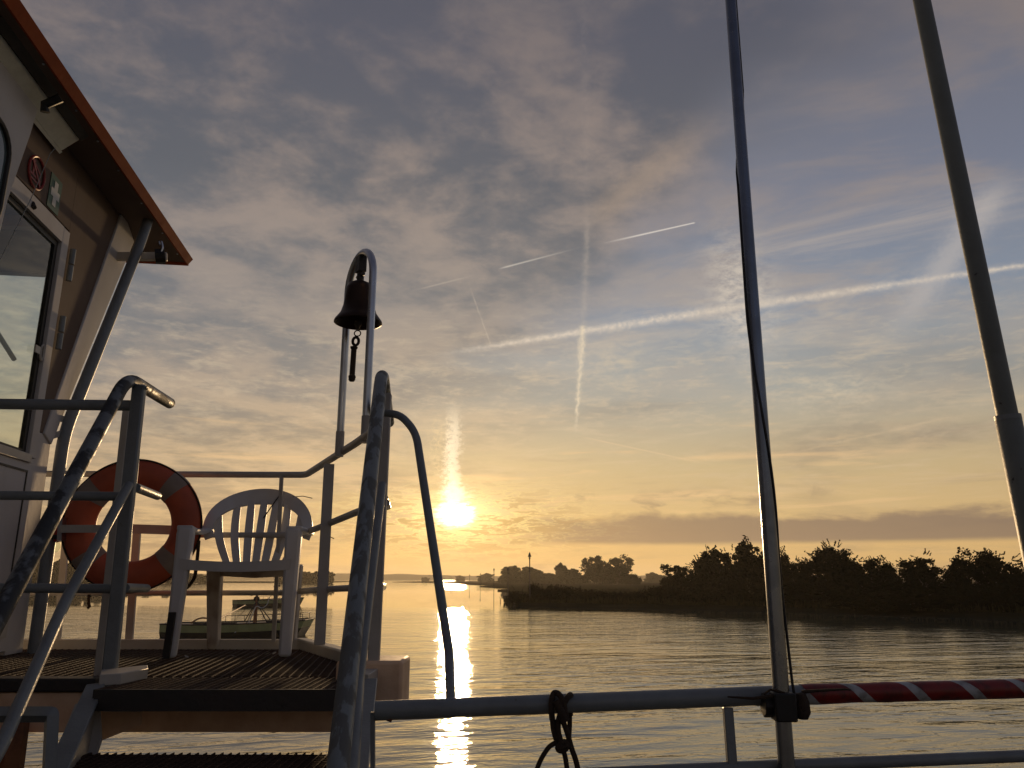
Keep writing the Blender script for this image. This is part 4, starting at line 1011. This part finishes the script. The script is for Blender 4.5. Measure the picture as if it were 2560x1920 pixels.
mb.slab([WL(cs - .045, ch - .02, .006), WL(cs + .045, ch - .02, .006), WL(cs + .045, ch + .02, .006), WL(cs - .045, ch + .02, .006)], ND * -.0015)
mb.slab([WL(cs - .018, ch + .0203, .006), WL(cs + .018, ch + .0203, .006), WL(cs + .018, ch + .062, .006), WL(cs - .018, ch + .062, .006)], ND * -.0015)
mb.slab([WL(cs - .018, ch - .062, .006), WL(cs + .018, ch - .062, .006), WL(cs + .018, ch - .0203, .006), WL(cs - .018, ch - .0203, .006)], ND * -.0015)
mb.build('white_cross', 'white', wh)
mb = MB(); mb.tube([P(66, 500, 3.2), P(80, 510, 3.2), P(84, 520, 3.2)], .014, 8); mb.build('cable_clip', 'black', wh)
MB().tube([P(138, 370, 3.2), P(125, 385, 3.15), P(76, 500, 3.12), P(-20, 690, 3.0)], .0018, 5).build('thin_wire', 'grey', wh)
# roof
rf_pts = [Vector((-1.915, 2.437, 0)) + UD * -2.6 * 1.0, Vector((-2.227, 4.925, 0)), Vector((-5.3, 4.50, 0)), Vector((-5.0, -.2, 0))]
rp_ = [Vector((p.x, p.y, EYE + 2.105)) for p in rf_pts]
roof = MB().slab(rp_, (0, 0, .032)).build('roof', 'ceil_wallshade', wh)
a, b, c_ = rp_[0], rp_[1], rp_[2]
e = (b - a).normalized(); out = Vector((e.y, -e.x, 0))
MB().slab([a + Vector((0, 0, -.012)), b + Vector((0, 0, -.012)) , b + out * .03 + Vector((0, 0, .03)), b][:3] + [a + out * .03 + Vector((0, 0, .03))], Vector((0, 0, .02)) - out * .028).build('roof_edge', 'orange', roof, smooth=20)
e2 = (c_ - b).normalized()
MB().bar(b + Vector((0, 0, .010)), c_ + Vector((0, 0, .010)), .03, .045, (0, 1, 0)).build('roof_edge', 'orange', roof)
for k in range(15):
    t_ = .06 + .90 * k / 14 + .012 * sin(k * 5); q = a.lerp(b, t_) + Vector((0, 0, -.002)) - out * .028
    MB().lathe([(0, -.004), (.004, -.003), (.006, .001), (0, .002)], q, 8).build('screw', 'steel', roof)
# luminaire with its black bracket under the roof edge
la, lb_ = P(-90, 20, 2.42), P(178, 352, 3.30)
h_ = 2.06
la = PH(-60, 60, EYE + h_); lb_ = PH(172, 358, EYE + h_)
sd2 = (out + Vector((0, 0, .9))).normalized()
MB().bar(la, lb_, .10, .03, sd2).build('luminaire', 'lamp', wh, bevel=.004)
MB().bar(la + sd2 * .078, lb_ + sd2 * .078, .052, .05, sd2).build('lamp_bracket', 'black', wh)
MB().bar(la - sd2 * .058, lb_ - sd2 * .058, .016, .045, sd2).build('lamp_rim', 'lamp', wh)
q = PH(112, 262, EYE + 2.02); MB().tube([q + out * .06 + Vector((0, 0, .04)), q, q + Vector((0, .01, -.03))], .020, 8).build('lamp_knob', 'black', wh)
# arm with black clamp and hook under the roof corner
MB().bar(P(253, 641, 4.2), P(418, 642, 4.3), .050, .03, (0, 0, 1)).build('arm', 'cream', wh, bevel=.004)
MB().tube([P(388, 641, 4.22), P(413, 641, 4.24)], .045, 10).build('arm_clamp', 'black', wh)
MB().tube([P(402, 635, 4.2), P(407, 618, 4.2), P(404, 604, 4.2), P(398, 603, 4.2), P(400, 612, 4.2)], .006, 8, fillet=.01).build('hook', 'steel', wh)
# slanting strut pipe outside the corner
MB().tube([P(84, 1638, 3.78), P(160, 1085, 3.80), P(350, 610, 4.20), P(372, 545, 4.28)], .029, 18, fillet=.10).build('strut', 'grey', wh)
MB().bar(P(130, 1090, 3.76), P(158, 1082, 3.80), .03, .02, (0, 0, 1)).build('strut_clip', 'post', wh)
MB().bar(P(148, 1045, 3.80), P(165, 1050, 3.82), .03, .015, (0, 0, 1)).build('strut_clip', 'post', wh)
MB().tube([P(68, 1670, 3.5), P(68, 1655, 3.5)], .02, 8).build('bolt', 'rust', wh)

# =================================================================== PLASTIC CHAIR
def chair():
    loc = Vector((-1.265, 3.78, FZ)); R = Matrix.Rotation(radians(6), 3, 'Z')
    root = thing('garden_chair', loc, 'white plastic garden armchair with fanned slat back on the platform', 'chair')
    T = lambda x, y, z: loc + R @ Vector((x, y, z))          # x to the sitter's left in view, y to the back, z up
    for sx in (-1, 1):
        # front leg running up into the arm front: a tapering L of moulded plastic
        mb = MB()
        prof = [(.243, -.235, 0, .052, .045), (.242, -.215, .2, .058, .05), (.240, -.20, .41, .068, .055), (.240, -.195, .53, .074, .055), (.240, -.19, .562, .066, .055)]
        n = len(prof); vs = []
        for x, y, z, wx, wy in prof:
            for i, j in ((-1, -1), (1, -1), (1, 1), (-1, 1)): vs.append(T(sx * x + i * wx / 2, y + j * wy / 2, z))
        fs = [(3, 2, 1, 0), tuple(4 * (n - 1) + k for k in range(4))]
        for i in range(n - 1):
            for k in range(4): k2 = (k + 1) % 4; fs.append((4 * i + k, 4 * i + k2, 4 * i + 4 + k2, 4 * i + 4 + k))
        mb.add(vs, fs); leg = mb.build('front_leg', 'plastic', root, bevel=.013)
        if sx == -1:
            mb = MB(); mb.bar(T(-.248, -.270, 0.0), T(-.246, -.252, .19), .030, .012, (1, 0, 0)); mb.build('leg_repair_strap', 'black', leg)
        # back leg
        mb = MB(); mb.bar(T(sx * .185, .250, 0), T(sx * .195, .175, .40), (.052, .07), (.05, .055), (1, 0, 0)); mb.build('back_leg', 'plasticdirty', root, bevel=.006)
        # arm: curved slab
        pts = [T(sx * .242, -.215, .556), T(sx * .256, -.08, .552), T(sx * .262, .06, .550), T(sx * .255, .16, .568), T(sx * .235, .215, .60)]
        mb = MB(); mb.ribbon(pts, [R @ Vector((1, 0, 0))] * 3 + [R @ Vector((1, .35, 0)), R @ Vector((1, .5, -.2))], [.070, .064, .060, .055, .055], .022, [Vector((0, 0, 1))] * 5)
        mb.build('arm', 'plastic', root, bevel=.005)
    # seat with dished surface
    mb = MB(); vs = []; nx, ny = 12, 10
    for j in range(ny + 1):
        for i in range(nx + 1):
            u = i / nx * 2 - 1; v = j / ny
            wd = .235 - .03 * v; z = .415 - .018 * (1 - u * u) * sin(pi * min(1, v * 1.1)) - .012 * (1 - v) ** 3 * (1) - .02 * v
            vs.append(T(u * wd, -.235 + v * .42, z))
    fs = [(j * (nx + 1) + i, j * (nx + 1) + i + 1, (j + 1) * (nx + 1) + i + 1, (j + 1) * (nx + 1) + i) for j in range(ny) for i in range(nx)]
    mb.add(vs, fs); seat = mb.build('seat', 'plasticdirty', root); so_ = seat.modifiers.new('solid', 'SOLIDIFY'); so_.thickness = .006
    mb = MB(); m = 12; top_, bot_ = [], []
    for i in range(m + 1):
        u = i / m * 2 - 1; top_.append(T(u * .24, -.238, .418 - .012 * (1 - u * u))); bot_.append(T(u * .24, -.232, .372 - .010 * (1 - u * u)))
    vv = top_ + bot_ + [p + R @ Vector((0, .010, 0)) for p in top_ + bot_]; K = m + 1
    fs = []
    for i in range(m):
        fs += [(i, i + 1, K + i + 1, K + i), (2 * K + i, 3 * K + i, 3 * K + i + 1, 2 * K + i + 1), (i, 2 * K + i, 2 * K + i + 1, i + 1), (K + i, K + i + 1, 3 * K + i + 1, 3 * K + i)]
    mb.add(vv, fs); mb.build('seat_apron', 'plastic', root)
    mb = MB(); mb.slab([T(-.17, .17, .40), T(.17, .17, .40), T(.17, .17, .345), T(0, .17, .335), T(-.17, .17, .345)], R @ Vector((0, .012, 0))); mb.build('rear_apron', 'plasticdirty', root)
    # back: point on the reclined, slightly wrapped surface
    def B(x, z):
        return T(x, .175 + (z - .40) * .30 - 1.6 * x * x * min(1, (z - .38) * 3), z)
    bn_ = R @ Vector((0, 1, -.3))
    arch = []; sides = []; wid = []
    m = 32
    for i in range(m + 1):
        a = pi * i / m; x = -.245 * cos(a); z = .565 + .185 * sin(a) ** .9 if 0 < i < m else .565
        arch.append((x, z))
    pts = [B(-.232, .53)] + [B(x, z) for x, z in arch] + [B(.232, .53)]
    flat = [(-.232, .53)] + arch + [(.232, .53)]
    for i in range(len(flat)):
        a = flat[max(0, i - 1)]; b = flat[min(len(flat) - 1, i + 1)]; t = Vector((b[0] - a[0], 0, b[1] - a[1])).normalized()
        sides.append(R @ Vector((t.z, 0, -t.x)))
        q = i / (len(flat) - 1); wid.append(.050 + .028 * sin(pi * q) ** 2)
    mb = MB(); mb.ribbon(pts, sides, wid, .014, [bn_] * len(pts)); mb.build('back_arch', 'plastic', root, smooth=50)
    for i in range(7):
        u = i / 6 * 2 - 1
        x0 = u * .130; x1 = u * .190; zt = .565 + .165 * sqrt(max(0, 1 - (x1 / .235) ** 2)) + .0
        if abs(u) > .9: x1 = u * .205; zt = .645
        pp = []; nn = 9
        for k in range(nn + 1):
            t = k / nn; bow = u * .018 * sin(pi * t) * (1 if abs(u) > .5 else .5) * 1.6
            pp.append(B(x0 + (x1 - x0) * t ** 1.5 + bow, .385 + (zt - .385) * t))
        mb = MB(); mb.ribbon(pp, [R @ Vector((1, 0, 0))] * (nn + 1), [.035 + .006 * sin(pi * k / nn) for k in range(nn + 1)], .010, [bn_] * (nn + 1)); mb.build('back_slat', 'plastic', root, smooth=50)
    # cable ties on the back rim
    mb = MB(); mb.ribbon([B(.085, .77) + Vector((0, -.008, 0)), B(.045, .70) + Vector((0, -.012, 0)), B(.010, .635) + Vector((0, -.012, 0))], [R @ Vector((1, 0, 0))] * 3, [.006] * 3, .003, [bn_] * 3); mb.build('cable_tie', 'black', root)
    mb = MB(); mb.tube([B(.15, .745) + Vector((0, -.01, .0)), B(.15, .745) + Vector((.05, 0, .005)), B(.15, .745) + Vector((.10, 0, -.006))], .0022, 5); mb.tube([T(.26, .10, .575), T(.32, .1, .57), T(.34, .09, .55), T(.39, .08, .525)], .0022, 5); mb.build('cable_tie', 'black', root)
    return root
chair()

for i, (px, py, lab) in enumerate([(668, 1636, 'tiny curled leaf by the right front chair foot'), (686, 1635, 'tiny pale leaf touching the right front chair foot'),
        (466, 1644, 'small dry leaf right of the taped chair foot'), (585, 1643, 'small dry leaf midway between the chair feet'),
        (452, 1682, 'small dry leaf on the grating near the stair head'), (400, 1648, 'small dry leaf left of the taped chair foot')]):
    c0 = PH(px, py, FZ + .004); a0 = i * 1.3; rx = Vector((cos(a0), sin(a0), 0)) * .014; ry = Vector((-sin(a0), cos(a0), 0)) * .008
    lf = MB().add([c0 - rx, c0 - rx * .2 + ry + Vector((0, 0, .004)), c0 + rx + Vector((0, 0, .009)), c0 - rx * .1 - ry + Vector((0, 0, .006)), c0 + Vector((0, 0, .001))], [(0, 1, 4), (1, 2, 4), (2, 3, 4), (3, 0, 4)]).build('fallen_leaf', 'cream', smooth=0)
    tag(lf, lab, 'leaf', 'dry leaves lying on the grating')

# =================================================================== BELL AND ITS ARCH
ar = thing('bell_arch', P(882, 1105, 3.2), 'tall narrow stainless arch standing on the railing above the stair', 'bell stand')
FL, FR = P(848, 1130, 3.30), P(913, 1095, 3.06)
TL, TR = Vector((FL.x, FL.y, EYE + 1.26)), Vector((FR.x, FR.y, EYE + 1.26))
mid_ = (TL + TR) / 2; hv = (TR - TL) / 2; pts = [FL, TL]
for k in range(1, 16):
    a = pi - pi * k / 16; pts.append(mid_ + hv * cos(a) + Vector((0, 0, hv.length * 1.0 * sin(a))))
pts += [TR, FR]
MB().tube(pts, .0165, 20).build('arch_pipe', 'steel', ar)
for p in (FL, FR): MB().tube([p + Vector((0, 0, -.02)), p + Vector((0, 0, .09))], .019, 16).build('socket', 'post', ar)
bt = mid_ + Vector((0, 0, hv.length - .012))
mb = MB(); mb.bar(bt, bt + Vector((0, 0, -.075)), .045, .035, hv); mb.tube([bt + Vector((0, 0, -.07)), bt + Vector((0, 0, -.14))], .014, 10); mb.tube([bt + hv.normalized() * -.03 + Vector((0, 0, -.09)), bt + hv.normalized() * .03 + Vector((0, 0, -.09))], .010, 8); mb.build('hanger', 'blacksteel', ar)
br = EYE + 1.085
bc = Vector((mid_.x, mid_.y, br)); bell = thing('ship_bell', bc, 'dark bronze bell hanging inside the stainless arch', 'bell')
prof = [(0, .185), (.03, .184), (.052, .172), (.060, .150), (.063, .11), (.068, .07), (.078, .038), (.092, .018), (.102, .004), (.104, -.004), (.098, -.006), (.088, .010), (.072, .035), (.060, .075), (.054, .14), (.0, .165)]
MB().lathe(prof, bc, 48).build('bell_body', 'bronze', bell, smooth=50)
mb = MB(); mb.tube([bc + Vector((0, 0, .18)), bc + Vector((0, 0, .225))], .016, 12); mb.build('crown', 'blacksteel', bell)
mb = MB(); mb.tube([bc + Vector((0, 0, .15)), bc + Vector((0, 0, -.012))], .005, 8); mb.lathe([(0, .02), (.014, .01), (.016, -.004), (.008, -.022), (.004, -.03), (0, -.03)], bc + Vector((0, 0, -.005)), 12)
mb.tube([bc + Vector((.014 * cos(2 * pi * k / 12), 0, -.052 + .013 * sin(2 * pi * k / 12))) for k in range(12)], .0028, 6, closed=True)
clap = mb.build('clapper', 'blacksteel', bell)
mb = MB(); o_ = bc + Vector((-.006, 0, -.088))
mb.tube([o_ + Vector((.013 * cos(2 * pi * k / 14), 0, .018 * sin(2 * pi * k / 14))) for k in range(14)], .0065, 8, closed=True)
pp = []; rr_ = []
for k in range(46):
    pp.append(o_ + Vector((-.006 - .002 * k / 45, 0, -.026 - .135 * k / 45))); rr_.append(.0115 + .0018 * (k % 3 == 0) + (.004 if k < 3 or k > 42 else 0))
mb.tube(pp, rr_, 10); mb.lathe([(0, .012), (.014, .008), (.015, -.006), (.010, -.014), (0, -.015)], pp[-1] + Vector((0, 0, -.004)), 12); mb.build('bell_rope', 'rope', bell, smooth=60)

# =================================================================== BOW RAIL
bow = thing('bow_rail', P(1300, 2400, 2.15), 'grey two bar bow rail across the bottom of the view', 'railing')
ra, rb_, rc = P(938, 1777, 2.075), P(1925, 1738, 2.16), P(2900, 1712, 2.30)
MB().tube([ra, rb_, rc], .0235, 24).build('top_rail', 'grey', bow)
MB().bar(P(1819, 1768, 2.15), P(1832, 1940, 2.13), .024, .024, (1, 0, 0)).build('post', 'grey', bow, bevel=.003)
wb = P(1127, 1752, 2.125)
MB().tube([wb + Vector((cos(2 * pi * k / 20) * .0165, sin(2 * pi * k / 20) * .0165, .0)) for k in range(20)], .0045, 6, closed=True).build('weld_bead', 'grey', bow)
MB().bar(P(932, 1780, 2.07), P(932, 2100, 2.07), .011, .011, (1, 0, 0)).build('post', 'grey', bow)
MB().tube([P(1250, 1945, 2.08), P(1700, 1925, 2.12), P(2900, 1876, 2.24)], .0150, 16).build('low_rail', 'grey', bow)
MB().tube([ra + Vector((0, 0, 0)), ra + Vector((.045, 0, -.016))], .012, 10).build('weld_lug', 'rust', bow)
# tape wrap: an object whose local X is the rail axis
ta, tb = rb_.lerp(rc, .075), rc
ax = (tb - ta).normalized(); o_y = Vector((0, 0, 1)).cross(ax).normalized(); o_z = ax.cross(o_y)
Lt = (tb - ta).length; vs = []; fs = []; seg = 24; nst = 90
for i in range(nst + 1):
    x = Lt * i / nst; r_ = .0252 + .0012 * sin(x * 30) * (x < .25) + .0006 * mnoise.noise(Vector((x * 20, 0, 0)))
    for k in range(seg): a = 2 * pi * k / seg; vs.append((x, r_ * cos(a), r_ * sin(a)))
for i in range(nst):
    for k in range(seg): k2 = (k + 1) % seg; fs.append((i * seg + k, i * seg + k2, (i + 1) * seg + k2, (i + 1) * seg + k))
me = bpy.data.meshes.new('barrier_tape'); me.from_pydata(vs, [], fs); me.shade_smooth(); me.materials.append(M['tape'])
to = bpy.data.objects.new('barrier_tape', me); COL.objects.link(to)
to.matrix_world = Matrix.Translation(ta) @ Matrix((ax, o_y, o_z)).transposed().to_4x4()
tag(to, 'red and white striped tape wound round the right end of the bow rail', 'tape')

# ---- flagpole clamped to the rail
fp = thing('flagpole', P(1985, 2200, 2.10), 'slender silver flagpole clamped to the bow rail', 'flagpole')
f0 = P(1955, 1760, 2.115); fdir = (P(1822, -60, 2.20) - f0)
fb = f0 - fdir * (1.35 / fdir.length)
MB().tube([fb, f0, f0 + fdir * .5, f0 + fdir * 1.35], [.0215, .0205, .0185, .0165], 24).build('pole', 'pole', fp)
mb = MB(); mb.tube([f0 + Vector((-.046, .012, -.004)), f0 + Vector((.046, .012, -.004))], .031, 8); mb.bar(f0 + Vector((-.028, -.012, -.004)), f0 + Vector((.026, -.012, -.004)), .068, .05, (0, 0, 1)); mb.tube([f0 + Vector((.03, .0, .015)), f0 + Vector((.045, .0, -.03))], .022, 10); mb.build('clamp', 'black', fp, bevel=.004)
mb = MB(); mb.tube([f0 + Vector((-.14, -.005, .018)), f0 + Vector((-.08, -.02, .016)), f0 + Vector((-.02, -.026, .024)), f0 + Vector((.03, -.025, .02))], [.002, .004, .005, .004], 6); mb.tube([f0 + Vector((-.05, -.02, .026)), f0 + Vector((-.03, -.01, .036)), f0 + Vector((.0, -.028, .03))], .003, 6); mb.tube([f0 + Vector((.05, -.01, .03)), f0 + Vector((.09, -.015, .034)), f0 + Vector((.16, -.005, .036)), f0 + Vector((.18, .0, .034))], [.005, .004, .003, .002], 6); mb.build('lashing', 'rope', fp)
# halyard winding once round the pole
pts = []; fn = fdir.normalized(); sx = Vector((1, 0, 0)); sx = (sx - fn * sx.dot(fn)).normalized(); sy = fn.cross(sx)
Lp = fdir.length * 1.3
for k in range(61):
    t = k / 60; d = Lp * t
    # 0 = right side, 180 = left side; passes in front between
    fr_ = d / fdir.length
    py = 1720 - fr_ * 1780
    if py > 1400: ang = -8 * 0
    elif py > 900: ang = 180 * (1400 - py) / 500 * -1
    elif py > 560: ang = -180
    elif py > 300: ang = -180 - 180 * (560 - py) / 260
    else: ang = -360
    if py > 1500: rad = .0215 + .010 * min(1, (py - 1500) / 200) 
    else: rad = .0205 - .004 * fr_ + .0012
    a = radians(ang); pts.append(f0 + fn * d + sx * cos(a) * rad + sy * sin(a) * rad)
pts = [f0 + sx * .034 + fn * .02] + pts[1:]
MB().tube(pts, .0038, 6).build('halyard', 'black', fp)
knot = MB().lathe([(0, .03), (.012, .026), (.019, .006), (.02, -.018), (.012, -.034), (0, -.036)], f0 + Vector((.047, -.012, .0)), 12)
knot.build('halyard_knot', 'rope', fp)

# ---- leaning mast at the right
ms = thing('leaning_mast', Vector(P(2640, 1560, 3.0)), 'thick grey green leaning mast with a sleeve joint at the right edge', 'mast')
m_top, m_j = P(2296, -40, 2.98), P(2520, 1046, 3.0)
md = (m_j - m_top)
m_bot = m_j + md * ((m_j.z - DKZ) / -md.z)
MB().tube([m_top - md * .25, m_top, m_j], [.0345, .0355, .0385], 24).build('upper_tube', 'mast', ms)
MB().tube([m_j - md * .004, m_j, m_bot], [.044, .047, .049], 24).build('lower_sleeve', 'mast', ms)
MB().tube([m_j - md * .006, m_j + md * .003], .0475, 24).build('weld_collar', 'grey', ms)

# ---- rope hitched on the bow rail
K = P(1405, 1757, 2.10)
def rp3(dx_, dy_, dz_): return K + Vector((dx_, dy_, dz_))
sc = 2.10 * CT / FPX * 1.0                                  # metres per photo pixel there
def rpx(x, y, d=0.0): return K + Vector(((x - 1405) * sc, d, -(y - 1757) * sc * 1.03))
kn = thing('tied_rope', K, 'brown rope hitched round the bow rail with loops hanging down', 'rope')
mb = MB()
mb.tube([rpx(1380, 1790, -.022), rpx(1378, 1770, -.030), rpx(1379, 1745, -.020), rpx(1386, 1733, .0), rpx(1399, 1736, -.018), rpx(1407, 1752, -.033), rpx(1411, 1775, -.034), rpx(1414, 1790, -.030)], .0075, 8, fillet=.012)
mb.tube([rpx(1426, 1790, .03), rpx(1428, 1760, .034), rpx(1427, 1738, .0), rpx(1418, 1740, -.024), rpx(1404, 1760, -.034), rpx(1396, 1785, -.03), rpx(1394, 1800, -.02)], .0075, 8, fillet=.012)
mb.tube([rpx(1391, 1750, -.028), rpx(1400, 1770, -.038), rpx(1410, 1792, -.036)], .011, 8)
mb.build('hitch', 'rope', kn, smooth=60)
mb = MB()
mb.tube([rpx(1380, 1784, -.025), rpx(1382, 1810, -.02), rpx(1390, 1838, -.018), rpx(1402, 1846, -.022)], .0068, 8, fillet=.01)
mb.tube([rpx(1394, 1790, -.022), rpx(1393, 1815, -.024), rpx(1400, 1838, -.024), rpx(1411, 1846, -.022)], .0072, 8, fillet=.01)
mb.tube([rpx(1425, 1784, .025), rpx(1424, 1810, .02), rpx(1420, 1835, .0)], .0062, 8, fillet=.01)
mb.tube([rpx(1404, 1790, -.03), rpx(1416, 1820, -.026), rpx(1424, 1850, -.024), rpx(1436, 1880, -.022), rpx(1444, 1930, -.022), rpx(1446, 2010, -.022)], .0068, 8, fillet=.02)
mb.tube([rpx(1390, 1838, -.022), rpx(1372, 1846, -.026), rpx(1352, 1872, -.028), rpx(1340, 1900, -.026), rpx(1331, 1940, -.026), rpx(1328, 2010, -.024)], .0062, 8, fillet=.02)
mb.tube([rpx(1402, 1848, -.024), rpx(1409, 1866, -.026), rpx(1414, 1900, -.026), rpx(1416, 1950, -.026), rpx(1417, 2010, -.026)], .0062, 8, fillet=.02)
mb.build('hanging_strands', 'rope', kn, smooth=60)
mb = MB(); kc = rpx(1404, 1846, -.026)
for ang in (0, 60, 120): 
    mb.tube([kc + Vector((.014 * cos(t), .010 * sin(t) * cos(radians(ang)), .011 * sin(t) * sin(radians(ang)) + .004 * cos(t))) for t in [2 * pi * k / 14 for k in range(14)]], .0062, 8, closed=True)
mb.build('knot', 'rope', kn, smooth=60)

# =================================================================== HAZE
hz = MB().slab([(-3950, -660, -1.4), (3950, -660, -1.4), (3950, 3950, -1.4), (-3950, 3950, -1.4)], (0, 0, 48.0)).build('haze', 'white', smooth=0)
hm = bpy.data.materials.new('haze_air'); hm.use_nodes = True; nt = hm.node_tree; nt.nodes.clear()
pv = nt.nodes.new('ShaderNodeVolumePrincipled'); pv.inputs['Color'].default_value = (.95, .88, .74, 1); pv.inputs['Density'].default_value = .00014; pv.inputs['Anisotropy'].default_value = .5
ou = nt.nodes.new('ShaderNodeOutputMaterial'); nt.links.new(pv.outputs[0], ou.inputs['Volume'])
hz.data.materials.clear(); hz.data.materials.append(hm); tag(hz, 'thin warm morning haze over the river', 'haze', kind='stuff')
